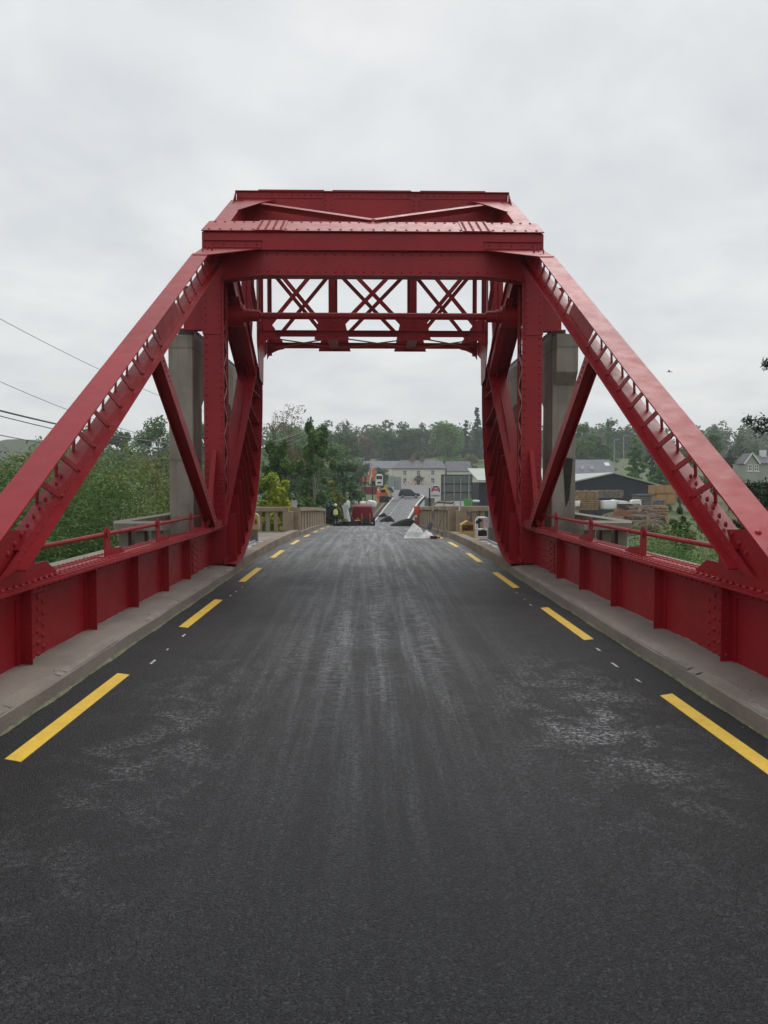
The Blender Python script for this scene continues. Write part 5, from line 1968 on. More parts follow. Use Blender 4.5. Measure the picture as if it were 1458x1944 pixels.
# ------------------------------------------------------------------ vehicles
CARN = mat('navy_car_paint', (0.012, 0.014, 0.022), 0.25, 0.05, 1.0)
CARR = mat('red_car_paint', (0.42, 0.03, 0.05), 0.3, 0.05, 1.0)
CARS = mat('silver_car_paint', (0.42, 0.44, 0.45), 0.3, 0.05, 1.0, metal=0.3)
VANR = mat('dark_red_van_paint', (0.17, 0.007, 0.013), 0.5, 0.08, 2.0, spec=0.2)
VANB = mat('dark_blue_van_paint', (0.012, 0.018, 0.06), 0.4, 0.08, 2.0)
LAMPR = mat('red_lamp_lens', (0.45, 0.02, 0.02), 0.25, 0.05, 2.0)
LAMPO = mat('orange_lamp_lens', (0.75, 0.30, 0.06), 0.3, 0.05, 2.0)
PLATE = mat('yellow_plate', (0.62, 0.46, 0.12), 0.5, 0.05, 2.0)
ORNG = mat('orange_machine_paint', (0.65, 0.13, 0.04), 0.5, 0.1, 2.0)
YELP = mat('yellow_machine_paint', (0.65, 0.42, 0.06), 0.5, 0.1, 2.0)
REDC = mat('red_container_paint', (0.25, 0.03, 0.04), 0.6, 0.15, 1.0)
GRYC = mat('grey_blue_container', (0.36, 0.39, 0.41), 0.6, 0.12, 1.0)
SIGNB = mat('grey_sign_back', (0.17, 0.19, 0.18), 0.55, 0.08, 1.0)
SIGNR = mat('orange_red_sign', (0.68, 0.10, 0.05), 0.55, 0.08, 1.0)


def wheel(parent, x, y, z, r, wd):
    m = MB()
    m.cyl((x - wd / 2, y, z), (x + wd / 2, y, z), r, None, 18)
    o = part('wheel', m, DARK, parent, local=True, smooth=0.6)
    m = MB()
    m.cyl((x - wd / 2 - 0.012, y, z), (x + wd / 2 + 0.012, y, z), r * 0.58, None, 12)
    part('rim', m, STEEL, o, local=True)


def loft_body(sections, mt, name, parent, bev=0.06):
    """sections along y: (y, half width low, half width high, z0, z1)"""
    m = MB()
    for y, a, b_, z0, z1 in sections:
        zm = z0 + (z1 - z0) * 0.45
        m.v += [(-a * 0.94, y, z0), (a * 0.94, y, z0), (a, y, zm), (b_, y, z1), (-b_, y, z1), (-a, y, zm)]
    n = len(sections)
    for i in range(n - 1):
        for k in range(6):
            m.f.append((6 * i + k, 6 * i + (k + 1) % 6, 6 * i + 6 + (k + 1) % 6, 6 * i + 6 + k))
    m.f += [(5, 4, 3, 2, 1, 0), tuple(6 * (n - 1) + k for k in range(6))]
    o = part(name, m, mt, parent, local=True, smooth=0.9)
    bevel(o, bev, 3)
    return o


def car(name, label, cat, loc, rz, body_m, roof_m, suv=True, lamps=True):
    """length along local y (front at +y), 4.5 m long"""
    t = thing(name, label, cat, loc, rz)
    h = 1.02 if suv else 0.92
    loft_body([(-2.2, 0.78, 0.70, 0.42, h - 0.04), (-2.12, 0.90, 0.84, 0.30, h), (-0.8, 0.92, 0.86, 0.28, h + 0.02), (0.9, 0.92, 0.84, 0.28, h + 0.0), (1.7, 0.90, 0.78, 0.30, h - 0.06), (2.22, 0.80, 0.68, 0.38, h - 0.22)], body_m, 'body', t)
    top = 1.78 if suv else 1.5
    rb = -2.05 if suv else -1.7
    g = loft_body([(rb, 0.80, 0.66, h - 0.05, h + 0.06), (rb + 0.28, 0.84, 0.66, h - 0.05, top - 0.04), (-0.6, 0.85, 0.68, h - 0.05, top), (0.35, 0.84, 0.66, h - 0.05, top - 0.06), (1.15, 0.80, 0.62, h - 0.08, h + 0.02)], roof_m, 'cabin', t, 0.04)
    for s in (-1, 1):
        for ya, yb in ((rb + 0.42, -0.85), (-0.75, 0.15), (0.24, 0.72)):
            zt = top - 0.16 if yb < 0.5 else top - 0.42
            m = MB()
            zm = h + 0.04
            m.plate([(s * 0.842, ya, zm), (s * 0.842, yb, zm), (s * 0.735, yb - 0.02, zt), (s * 0.735, ya + 0.05, top - 0.16)], 0.02 * s)
            part('side_window', m, GLASS, t, local=True)
    m = MB()
    m.plate([(-0.66, rb - 0.02, h + 0.06), (0.66, rb - 0.02, h + 0.06), (0.56, rb + 0.24, top - 0.14), (-0.56, rb + 0.24, top - 0.14)], 0.03)
    part('rear_window', m, GLASS, t, local=True)
    for s in (-1, 1):
        m = MB()
        m.box(s * 0.58, s * 0.84, -2.235, -2.1, 0.72, 0.96)
        part('tail_light', m, LAMPR, t, local=True)
    m = MB()
    m.box(-0.26, 0.26, -2.25, -2.205, 0.62, 0.74)
    part('number_plate', m, PLATE if False else WHITE, t, local=True)
    m = MB()
    m.box(-0.86, 0.86, -2.29, -2.1, 0.36, 0.55)
    part('bumper', m, DARK if suv else body_m, t, local=True)
    for s in (-1, 1):
        for y in (-1.35, 1.38):
            wheel(t, s * 0.80, y, 0.36, 0.36, 0.22)
        m = MB()
        m.box(s * 0.86, s * 1.02, 0.72, 0.84, h + 0.02, h + 0.16)
        part('mirror', m, body_m, t, local=True)
        if suv:
            m = MB()
            m.bar((s * 0.6, -1.5, top + 0.06), (s * 0.6, 0.1, top + 0.05), 0.04, 0.04)
            part('roof_rail', m, DARK, t, local=True)
    return t


q = at(777, 939.5, 160)
car('parked_car', 'dark navy estate jeep standing broadside across the far road', 'car', (q.x, 160, road_h(160) + 0.01), R(-93), CARN, CARN)
q = at(827, 934, 168)
car('parked_car', 'red and silver hatchback seen from behind in front of the cottage', 'car', (q.x, 168, q.z), R(-4), CARR, CARS, False)

# the red and blue works van beyond the crest
VY = 60.0
q = at(688, 975, VY)
vz = road_h(VY) + 0.01
t = thing('works_van', 'dark red works van with blue rear wings stopped just beyond the crest', 'van', (q.x, VY, vz), 0.0)
loft_body([(0.0, 0.72, 0.62, 0.55, 1.62), (0.08, 0.84, 0.70, 0.45, 1.86), (0.7, 0.86, 0.74, 0.42, 1.93), (3.2, 0.86, 0.74, 0.42, 1.93), (4.0, 0.85, 0.66, 0.42, 1.3), (4.8, 0.80, 0.7, 0.45, 1.05)], VANR, 'body', t, 0.09)
for s in (-1, 1):
    m = MB()
    m.box(s * 0.74, s * 1.0, -0.05, 0.9, 0.38, 1.05)
    bevel(part('rear_wing', m, VANB, t, local=True), 0.05)
    m = MB()
    m.box(s * 0.72, s * 0.80, -0.07, -0.052, 0.86, 1.02)
    part('tail_light', m, LAMPR, t, local=True)
    m = MB()
    m.box(s * 0.72, s * 0.82, -0.09, -0.06, 0.52, 0.62)
    part('reflector', m, WHITE, t, local=True)
    wheel(t, s * 0.78, 0.5, 0.36, 0.36, 0.2)
    wheel(t, s * 0.78, 3.9, 0.36, 0.36, 0.2)
m = MB()
m.box(-0.95, 0.95, -0.12, -0.06, 0.34, 0.48)
part('bumper', m, VANB, t, local=True)
m = MB()
m.box(-0.60, -0.15, -0.03, 0.02, 0.72, 0.82)
part('number_plate', m, PLATE, t, local=True)
m = MB()
m.box(-0.42, -0.28, -0.04, 0.02, 0.88, 0.95)
part('lamp', m, LAMPO, t, local=True)
m = MB()
m.box(0.0, 0.58, -0.35, -0.03, 0.55, 0.98)
tb = part('tool_box', m, DARK, t, local=True)
bevel(tb, 0.03)
for x in (-0.03, 0.60):
    m = MB()
    m.bar((x, -0.2, 0.5), (x, -0.12, 1.32), 0.035, 0.035)
    part('rack_bar', m, LAMPO, t, local=True)
m = MB()
m.box(-0.55, 0.55, 0.06, 0.1, 1.35, 1.38)
part('door_seam', m, DARK, t, local=True)

# white bags / rolls beyond the van
for lab, px, pt, pb, wpx, Y in (('white bulk bag peeping over the van roof, the far left one', 659, 951, 966, 12, 66), ('white bulk bag over the left of the van roof', 673, 950, 964, 13, 67), ('white bulk bag with a knotted top behind the middle of the van', 689, 951, 964, 12, 66), ('wide white bulk bag behind the right of the van roof', 706, 950, 964, 18, 66)):
    sack(lab, px, pt, pb, wpx, Y, group='white bags beyond the van')

# lorry with a crane, containers and machines at the far roadside
YL = 150.0
def bx(px0, px1, py0, py1, Y, dep=None):
    a, b = at(px0, py1, Y), at(px1, py0, Y)
    return a.x, b.x, Y, Y + (dep or abs(b.x - a.x)), a.z, b.z


x0, x1, y0, y1, z0, z1 = bx(713, 727, 900, 922, 150, 3)
t = thing('crane_lorry', 'white lorry cab with a folded red loading crane beside it', 'lorry', ((x0 + x1) / 2, 150, z0 - 0.6))
m = MB()
m.prism([(x0, z0), (x1, z0), (x1, z1 - 0.35), (x1 - 0.25, z1), (x0 + 0.25, z1), (x0, z1 - 0.35)], 'Y', 150, 152)
bevel(part('cab', m, WHITE, t), 0.08)
m = MB()
m.box(x0 + 0.15, x1 - 0.15, 149.96, 149.995, z0 + 1.25, z1 - 0.35)
part('windscreen', m, GLASS, t)
m = MB()
m.box(x0 + 0.35, x1 - 0.35, 149.95, 149.99, z0 + 0.45, z0 + 0.75)
part('grille', m, DARK, t)
for x in (x0 + 0.15, x1 - 0.15):
    m = MB()
    m.cyl((x - 0.13, 150.6, z0 - 0.1), (x + 0.13, 150.6, z0 - 0.1), 0.5, None, 16)
    part('wheel', m, DARK, t)
m = MB()
m.box(x0, x1, 152.1, 157, z0 + 0.1, z0 + 0.9)
part('flat_bed', m, REDC, t)
m = MB()
q0, q1, q2 = at(712, 912, 152), at(706, 890, 152), at(697, 914, 152)
m.bar(q0, q1, 0.5, 0.45)
m.bar(q1, q2, 0.4, 0.35)
m.bar(at(711, 890, 151.6), at(709, 913, 151.6), 0.55, 0.5)
part('crane_arm', m, ORNG, t)
t = thing('lattice_pole', 'pale leaning mast with guy wires in front of the red crane', 'mast', tuple(at(702, 918, 140)))
m = MB()
m.cyl(at(702, 918, 140), at(708.5, 878, 140), 0.14, 0.08, 8)
part('mast', m, mat('pale_mast', (0.55, 0.53, 0.48), 0.6), t)
m = MB()
m.tube([at(708.5, 879, 140), at(694, 894, 140)], 0.025, 4)
m.tube([at(708.5, 879, 140), at(698, 899, 140)], 0.025, 4)
part('guy_wire', m, WIRE, t)


def container(label, px0, px1, py0, py1, Y, mt, dep=6):
    x0, x1, y0, y1, z0, z1 = bx(px0, px1, py0, py1, Y, dep)
    t = thing('container', label, 'container', ((x0 + x1) / 2, Y, z0))
    m = MB()
    m.box(x0, x1, y0, y1, z0, z1)
    part('box', m, mt, t)
    m = MB()
    n = max(5, int((x1 - x0) / 0.3))
    for i in range(n):
        x = x0 + (i + 0.25) * (x1 - x0) / n
        m.box(x, x + (x1 - x0) / n * 0.5, y0 - 0.05, y0 - 0.002, z0 + 0.12, z1 - 0.12)
    part('corrugation', m, mt, t, kind='stuff')
    return t


container('low dark red container with open top behind the lamp post', 686, 716, 924, 939, 125, REDC)
container('pale grey corrugated container right of the white lorry', 738, 748, 903, 924, 150, GRYC, 3)
container('taller blue grey container touching the cottage corner', 749, 762, 905, 930, 152, GRYC, 3)
t = thing('excavator', 'small orange and yellow excavator behind the far balustrade', 'excavator', tuple(at(728, 952, 118)))
x0, x1, y0, y1, z0, z1 = bx(719, 739, 942, 954, 118, 3)
m = MB()
m.box(x0, x1, y0, y1, z0, z1)
bevel(part('undercarriage', m, DARK, t), 0.15)
x0, x1, y0, y1, z0, z1 = bx(720, 736, 928, 942, 118.4, 2)
m = MB()
m.prism([(x0, z0), (x1, z0), (x1, z0 + 0.5), (x1 - 0.35, z1), (x0 + 0.25, z1), (x0, z0 + 0.6)], 'Y', y0, y1)
bevel(part('cab', m, ORNG, t), 0.08)
m = MB()
m.box(x0 + 0.25, x1 - 0.35, y0 - 0.04, y0 - 0.003, z0 + 0.55, z1 - 0.12)
part('window', m, GLASS, t)
m = MB()
m.bar(at(735, 934, 118), at(731, 922, 118), 0.3, 0.3)
m.bar(at(731, 924, 118), at(741, 945, 117.8), 0.22, 0.25)
part('boom', m, YELP, t)
m = MB()
p = at(739, 947, 117.7)
m.prism([(p.x - 0.2, p.z), (p.x + 0.35, p.z - 0.15), (p.x + 0.25, p.z + 0.35), (p.x - 0.1, p.z + 0.3)], 'Y', 117.4, 118.0)
part('bucket', m, DARK, t)

# far worker in orange
SKIN = mat('skin', (0.50, 0.32, 0.24), 0.6, 0.05, 4.0)


def skinbody(name, joints, edges, mt, parent):
    """one continuous surface grown over a skeleton: joints = [(x,y,z,r)]"""
    me = bpy.data.meshes.new(name)
    me.from_pydata([j[:3] for j in joints], edges, [])
    o = link(name, me, mt, parent)
    sk = o.modifiers.new('skin', 'SKIN')
    for i, j in enumerate(joints):
        d = me.skin_vertices[0].data[i]
        r = j[3]
        d.radius = (r if isinstance(r, (int, float)) else r[0], r if isinstance(r, (int, float)) else r[1])
        d.use_root = (i == 0)
    sk.use_smooth_shade = True
    su = o.modifiers.new('sub', 'SUBSURF')
    su.levels = su.render_levels = 2
    return o


def person(label, loc, rz, trousers, jacket, vest, helmet, bend=0.0, arm=0.0, scale=1.0):
    t = thing('person', label, 'person', loc, rz)
    t.scale = (scale,) * 3
    b = bend
    J = [(0, 0, 0.98, (0.15, 0.11)), (0, b * 0.15, 1.20, (0.15, 0.11)), (0, b * 0.35, 1.42, (0.17, 0.11)), (0, b * 0.42, 1.53, 0.06), (0, b * 0.50, 1.66, (0.085, 0.10)), (0, b * 0.52, 1.75, 0.07),
         (-0.10, 0, 0.90, 0.095), (-0.12, 0.03, 0.50, 0.07), (-0.13, -0.02, 0.09, 0.05), (-0.14, 0.13, 0.04, 0.045),
         (0.10, 0, 0.90, 0.095), (0.13, 0.02, 0.50, 0.07), (0.15, -0.02, 0.09, 0.05), (0.16, 0.13, 0.04, 0.045),
         (-0.21, b * 0.35, 1.42, 0.065), (-0.27, b * 0.3 + 0.02, 1.15, 0.05), (-0.22, b * 0.35 + 0.18 + arm, 0.98 + arm * 0.4, 0.038), (-0.20, b * 0.35 + 0.26 + arm, 0.95 + arm * 0.4, 0.035),
         (0.21, b * 0.35, 1.42, 0.065), (0.28, b * 0.3, 1.15, 0.05), (0.24, b * 0.35 + 0.12, 0.95, 0.038), (0.23, b * 0.35 + 0.20, 0.90, 0.035)]
    E = [(0, 1), (1, 2), (2, 3), (3, 4), (4, 5), (0, 6), (6, 7), (7, 8), (8, 9), (0, 10), (10, 11), (11, 12), (12, 13), (2, 14), (14, 15), (15, 16), (16, 17), (2, 18), (18, 19), (19, 20), (20, 21)]
    skinbody('body', J, E, jacket, t)
    # trousers hug the legs
    TJ = [(0, 0, 0.97, (0.165, 0.13)), (-0.10, 0, 0.88, 0.112), (-0.12, 0.03, 0.50, 0.086), (-0.13, -0.02, 0.12, 0.072), (0.10, 0, 0.88, 0.112), (0.13, 0.02, 0.50, 0.086), (0.15, -0.02, 0.12, 0.072)]
    skinbody('trousers', TJ, [(0, 1), (1, 2), (2, 3), (0, 4), (4, 5), (5, 6)], trousers, t)
    if vest:
        VJ = [(0, 0, 0.95, (0.19, 0.15)), (0, b * 0.15, 1.20, (0.185, 0.15)), (0, b * 0.34, 1.43, (0.20, 0.145)), (0, b * 0.36, 1.47, (0.13, 0.10))]
        vo = skinbody('vest', VJ, [(0, 1), (1, 2), (2, 3)], vest, t)
        for z in (1.08, 1.24):
            m = MB()
            m.box(-0.175, 0.175, b * 0.2 - 0.146, b * 0.2 - 0.138, z, z + 0.045)
            part('reflective_band', m, WHITE, vo, local=True)
    # head, ears, nose over the neck joint
    hd = bmesh.new()
    bmesh.ops.create_uvsphere(hd, u_segments=14, v_segments=10, radius=0.105)
    for v in hd.verts:
        v.co.z *= 1.2
        v.co.x *= 0.86
        if v.co.y > 0.085 and abs(v.co.x) < 0.03 and abs(v.co.z) < 0.03:
            v.co.y += 0.022
    for s in (-1, 1):
        bmesh.ops.create_uvsphere(hd, u_segments=6, v_segments=5, radius=0.026, matrix=Matrix.Translation((s * 0.09, 0, 0)))
    me = bpy.data.meshes.new('head')
    hd.to_mesh(me)
    hd.free()
    me.transform(Matrix.Translation((0, b * 0.52, 1.69)))
    me.polygons.foreach_set('use_smooth', [True] * len(me.polygons))
    link('head', me, SKIN, t)
    hb = bmesh.new()
    bmesh.ops.create_uvsphere(hb, u_segments=16, v_segments=10, radius=0.135)
    bmesh.ops.delete(hb, geom=[v for v in hb.verts if v.co.z < -0.01], context='VERTS')
    me = bpy.data.meshes.new('helmet')
    hb.to_mesh(me)
    hb.free()
    me.transform(Matrix.Translation((0, b * 0.52, 1.73)))
    me.polygons.foreach_set('use_smooth', [True] * len(me.polygons))
    he = link('helmet', me, helmet, t)
    m = MB()
    m.cyl((0, b * 0.52 + 0.02, 1.72), (0, b * 0.52 + 0.02, 1.735), 0.155, 0.15, 16)
    part('brim', m, helmet, he, local=True)
    for s in (-1, 1):       # hands: palm, four bent fingers and a thumb
        wx, wy, wz = (J[17] if s < 0 else J[21])[:3]
        hj = [(wx, wy, wz, 0.034), (wx, wy + 0.05, wz - 0.03, 0.036)]
        he_ = [(0, 1)]
        for k in range(4):
            fx = wx + (k - 1.5) * 0.022
            ln = (0.065, 0.078, 0.074, 0.058)[k]
            i = len(hj)
            hj += [(fx, wy + 0.085, wz - 0.05, 0.011), (fx, wy + 0.085 + ln * 0.5, wz - 0.085, 0.010), (fx, wy + 0.085 + ln * 0.3, wz - 0.085 - ln * 0.5, 0.008)]
            he_ += [(1, i), (i, i + 1), (i + 1, i + 2)]
        i = len(hj)
        hj += [(wx - s * 0.045, wy + 0.04, wz - 0.02, 0.012), (wx - s * 0.06, wy + 0.08, wz - 0.045, 0.010)]
        he_ += [(0, i), (i, i + 1)]
        skinbody('hand', hj, he_, SKIN, t)
    return t


BLK = mat('black_work_clothes', (0.015, 0.016, 0.019), 0.85, 0.2, 6.0)
NVY = mat('navy_work_clothes', (0.018, 0.025, 0.05), 0.85, 0.2, 6.0)
HIV = mat('hi_vis_yellow', (0.66, 0.85, 0.08), 0.7, 0.08, 5.0)
HIO = mat('hi_vis_orange', (0.80, 0.16, 0.04), 0.7, 0.08, 5.0)
HBL = mat('blue_helmet_plastic', (0.03, 0.11, 0.38), 0.4, 0.05, 3.0)
GRYW = mat('grey_vest', (0.25, 0.27, 0.27), 0.8, 0.1, 4.0)
q = at(637, 975, 56)
person('person in a yellow hi-vis vest and white helmet with their back turned', (q.x, 56, road_h(56) + 0.02), R(8), BLK, BLK, HIV, WHITE, 0.15)
q = at(622.5, 975, 56)
person('person in dark clothes and a blue helmet leaning by the balustrade end', (q.x, 56, road_h(56) + 0.02), R(-20), BLK, NVY, None, HBL, 0.35, 0.1)
q = at(718, 940, 112)
person('distant person in orange work wear beside the excavator', (q.x, 112, q.z - 1.0), R(40), HIO, HIO, None, WHITE, 0.1)

# tools and boards by the workers
def at_road(px, Y, dz=0.0):
    q = at(px, 950, Y)
    return Vector((q.x, Y, road_h(Y) + dz))


o = None
m = MB()
b0_, b1_ = at(656, 994, 50), at(649, 959, 50.6)
m.plate([b0_, at(667, 994, 50), at(660.5, 959, 50.6), b1_], 0.05)
o = part('leaning_board', m, mat('grey_board', (0.30, 0.32, 0.32), 0.6, 0.1, 2), None)
o.data.transform(Matrix.Translation(-b0_))
o.location = b0_
tag(o, 'tall grey board leaning upright left of the van', 'board')
m = MB()
b0_ = at(665, 992, 49.5)
m.cyl(b0_, at(659.5, 967, 49.8), 0.022, None, 6)
m.cyl(at(662, 990, 49.5), at(658, 972, 49.8), 0.016, None, 6)
o = part('pale_poles', m, WHITE, None)
o.data.transform(Matrix.Translation(-b0_))
o.location = b0_
tag(o, 'pair of white poles propped against the grey board', 'poles')
m = MB()
rr = random.Random(4)
hb_ = at_road(646, 42.2, 0.02)
for k in range(9):
    a = hb_ + Vector((rr.uniform(-0.55, 0.5), rr.uniform(-0.4, 0.3), rr.uniform(0.02, 0.22)))
    d = Vector((rr.uniform(0.3, 0.8), rr.uniform(-0.3, 0.3), rr.uniform(-0.05, 0.2)))
    m.cyl(a, a + d, 0.03, 0.03, 6)
m.box(hb_.x - 0.2, hb_.x + 0.5, hb_.y - 0.1, hb_.y + 0.3, hb_.z, hb_.z + 0.18)
o = part('tool_heap', m, DARK, None)
o.data.transform(Matrix.Translation(-hb_))
o.location = hb_
tag(o, 'dark heap of hand tools lying at the road edge by the workers', 'tools')
m = MB()
hb2 = at_road(655, 42.6, 0.02)
sack('green and black cloth bag on the tool heap', 656, 984, 992, 9, 42.6, 'tool_bag', 'bag', None, mat('olive_green_cloth', (0.16, 0.22, 0.08), 0.85, 0.3, 4))

# sheets of torn black membrane lying on the road by the crest
def flap(label, px0, px1, py_top, py_bot, Y, dep, seed):
    rr = random.Random(seed)
    a, b = at(px0, py_bot, Y), at(px1, py_bot, Y)
    top = at((px0 + px1) / 2, py_top, Y).z
    z0 = a.z - 0.08
    nx_, ny_ = 11, 5
    m = MB()
    for j in range(ny_):
        for i in range(nx_):
            u, v = i / (nx_ - 1), j / (ny_ - 1)
            hgt = min(u / 0.62, (1 - u) / 0.38) ** 0.8 * (math.sin(0.15 + v * 2.7)) * (0.85 + 0.12 * math.sin(u * 7 + seed) * v)
            if j == 0 or i in (0, nx_ - 1):
                hgt = -0.06
            m.v.append((a.x + (b.x - a.x) * u + rr.uniform(-0.03, 0.03), Y + dep * v, z0 + max(-0.05, hgt) * (top - z0) + rr.uniform(-0.025, 0.025)))
    for j in range(ny_ - 1):
        for i in range(nx_ - 1):
            m.f.append((j * nx_ + i, j * nx_ + i + 1, (j + 1) * nx_ + i + 1, (j + 1) * nx_ + i))
    c = Vector(((a.x + b.x) / 2, Y, z0))
    o = part('membrane_sheet', m, mat('black_membrane', (0.009, 0.009, 0.0095), 0.9, 0.4, 3.0, 0.6, 12, spec=0.2), None)
    o.data.transform(Matrix.Translation(-c))
    o.location = c
    tag(o, label, 'sheet', 'black sheets on the road')


flap('wide crumpled black sheet lying behind the white tarpaulin', 742, 800, 981, 996, 39.5, 1.6, 1)
flap('low black sheet on the road in front of the far road dashes', 721, 750, 978, 988, 50, 1.5, 2)
flap('small black sheet at the foot of the far balustrade', 718, 736, 973, 979, 62, 1.5, 3)

# white tarpaulin with its peak
tp = at(797, 1018, 23.4)
tp.z = road_h(23.4) + 0.01
m = MB()
rr = random.Random(12)
from mathutils import noise as mnoise
NX_, NY_ = 17, 11
for j in range(NY_):
    for i in range(NX_):
        u, v_ = i / (NX_ - 1), j / (NY_ - 1)
        x, y = -0.46 + 0.94 * u, -0.16 + 0.62 * v_
        edge = min(1, 9 * min(u, 1 - u), 7 * min(v_, 1 - v_))
        pk = max(0, min(0.50 - 0.92 * max(0, x + 0.24), 0.50 - 2.3 * max(0, -0.24 - x), 0.50 - 1.7 * max(0, 0.14 - y), 0.50 - 1.3 * max(0, y - 0.14)))
        pk2 = max(0, min(0.27 - 0.9 * max(0, x - 0.22), 0.27 - 1.6 * max(0, 0.22 - x), 0.27 - 1.0 * abs(y - 0.10)))
        z = max(pk, pk2, 0.09 - 0.1 * y) + 0.07 * mnoise.ridged_multi_fractal(Vector((x * 3.2, y * 3.2, 3.1)), 0.9, 2.1, 3, 0.8, 1.2) - 0.05
        wob = mnoise.noise(Vector((x * 6, y * 6, 0))) * 0.07
        pk *= 0.9 + 0.2 * mnoise.noise(Vector((x * 9, y * 9, 5)))
        m.v.append((tp.x + x + wob + 0.25 * max(0, z - 0.2), tp.y + y + wob, tp.z + max(0.0, z * edge)))
for j in range(NY_ - 1):
    for i in range(NX_ - 1):
        a = j * NX_ + i
        m.f.append((a, a + 1, a + NX_ + 1, a + NX_))
o = part('tarpaulin', m, TARP, None)
o.data.transform(Matrix.Translation(-tp))
o.location = tp
tag(o, 'crumpled white tarpaulin heaped to a peak at the right road edge', 'tarpaulin')

# red works sign, shovel, rods by the right balustrade
sp_ = at(792, 990, 38)
t = thing('works_sign', 'square orange red works sign standing at the right roadside', 'sign', (sp_.x, 38, road_h(38)))
m = MB()
a, b = at(786, 978, 38), at(797.5, 961, 38)
m.box(a.x, b.x, 38, 38.03, a.z, b.z)
bevel(part('panel', m, SIGNR, t), 0.02)
m = MB()
m.box(a.x + 0.03, a.x + 0.06, 38.035, 38.06, road_h(38), a.z + 0.1)
m.box(b.x - 0.06, b.x - 0.03, 38.035, 38.06, road_h(38), a.z + 0.1)
part('leg', m, DARK, t)
m = MB()
c = at(792, 982, 37.9)
m.box(c.x - 0.12, c.x + 0.13, 37.9, 37.93, road_h(37.9), c.z)
part('lower_panel', m, mat('faded_pink_panel', (0.35, 0.14, 0.13), 0.6, 0.3, 6), t)
s0, s1 = at(814, 1005, 25.2), at(828, 968, 25.4)
t = thing('shovel', 'dark grey shovel propped against the right balustrade above the tarpaulin', 'shovel', tuple(s0))
m = MB()
m.cyl(s0.lerp(s1, 0.25), s1, 0.018, 0.018, 8)
part('shaft', m, mat('grey_shaft', (0.12, 0.14, 0.18), 0.5), t)
m = MB()
d = (s1 - s0).normalized()
m.bar(s0, s0.lerp(s1, 0.33), 0.15, 0.02, (1, 0, 0.2))
part('blade', m, mat('blue_grey_steel', (0.09, 0.11, 0.15), 0.4, metal=0.4), t)
m = MB()
m.bar(s1 + Vector((-0.07, 0, -0.01)), s1 + Vector((0.07, 0, 0.02)), 0.025, 0.025, (0, 1, 0))
part('handle', m, DARK, t)
r0, r1 = at(829, 1013, 24.0), at(846, 962, 24.25)
o = part('rod', MB().cyl(r0, r1, 0.012, None, 6), mat('rusty_rod', (0.14, 0.09, 0.07), 0.8), None)
o.data.transform(Matrix.Translation(-r0))
o.location = r0
tag(o, 'thin rusty rod leaning on the corner of the right balustrade', 'rod')
m = MB()
c0 = at(822, 972, 25.6)
pts = [at(px, py, Y) for px, py, Y in ((822, 985, 25.5), (821, 972, 25.6), (823, 958, 26.0), (829, 953.5, 26.4), (842, 954, 26.0), (858, 955.5, 25.2))]
m.tube(pts, 0.035, 8)
m.tube([p + Vector((0.05, 0, 0.03)) for p in pts[2:]], 0.025, 8)
o = part('hose', m, mat('brown_hose', (0.16, 0.11, 0.07), 0.7), None, smooth=0.8)
o.data.transform(Matrix.Translation(-c0))
o.location = c0
tag(o, 'brown hose draped over the coping of the right balustrade', 'hose')
m = MB()
c0 = at(822, 1016, 23.2)
c0.z = road_h(23.2)
m.box(c0.x - 0.08, c0.x + 0.12, 23.1, 23.3, c0.z, c0.z + 0.09)
m.tube([c0 + Vector((0.1, 0, 0.05)), c0 + Vector((0.22, 0.1, 0.04)), c0 + Vector((0.2, 0.3, 0.12))], 0.02, 6)
o = part('power_tool', m, mat('red_black_plastic', (0.25, 0.03, 0.03), 0.5, c2=(0.02, 0.02, 0.02), scale=9), None)
o.data.transform(Matrix.Translation(-c0))
o.location = c0
tag(o, 'small red and black power tool lying beside the tarpaulin', 'tool')

# yellow tool box with a house shaped opening
TX = at(888, 1019, 22.6)
TX.z = -0.045
t = thing('tool_box', 'yellow carrier box with a gabled open front full of red tools', 'tool box', tuple(TX))
X_, Y_, Z_ = TX
YBOX = mat('yellow_plastic_box', (0.55, 0.40, 0.10), 0.55, 0.15, 4.0, dirt=(0.35, 0.27, 0.12), dirt_amt=0.6)
m = MB()
m.box(X_ - 0.2, X_ + 0.2, Y_, Y_ + 0.03, Z_, Z_ + 0.22)
m.box(X_ - 0.2, X_ + 0.2, Y_ + 0.3, Y_ + 0.33, Z_, Z_ + 0.38)
m.box(X_ - 0.2, X_ - 0.17, Y_ + 0.031, Y_ + 0.299, Z_, Z_ + 0.38)
m.box(X_ + 0.17, X_ + 0.2, Y_ + 0.031, Y_ + 0.299, Z_, Z_ + 0.38)
m.box(X_ - 0.169, X_ + 0.169, Y_ + 0.031, Y_ + 0.299, Z_ + 0.005, Z_ + 0.03)
part('shell', m, YBOX, t)
m = MB()
for sx in (-1, 1):
    m.bar((X_ + sx * 0.185, Y_ + 0.015, Z_ + 0.221), (X_ + sx * 0.185, Y_ + 0.015, Z_ + 0.40), 0.03, 0.03)
    m.bar((X_ + sx * 0.20, Y_ + 0.16, Z_ + 0.385), (X_, Y_ + 0.16, Z_ + 0.505), 0.03, 0.33, (0, 0, 1))
part('hood', m, YBOX, t)
m = MB()
rr = random.Random(6)
for k in range(6):
    a = Vector((X_ - 0.13 + k * 0.05, Y_ + 0.1, Z_ + 0.08))
    m.cyl(a, a + Vector((rr.uniform(-0.08, 0.08), rr.uniform(-0.05, 0.1), rr.uniform(0.18, 0.28))), 0.028, None, 8)
part('tools', m, mat('red_tool_grips', (0.40, 0.05, 0.03), 0.5, c2=(0.03, 0.03, 0.035), scale=12), t, kind='stuff')
m = MB()
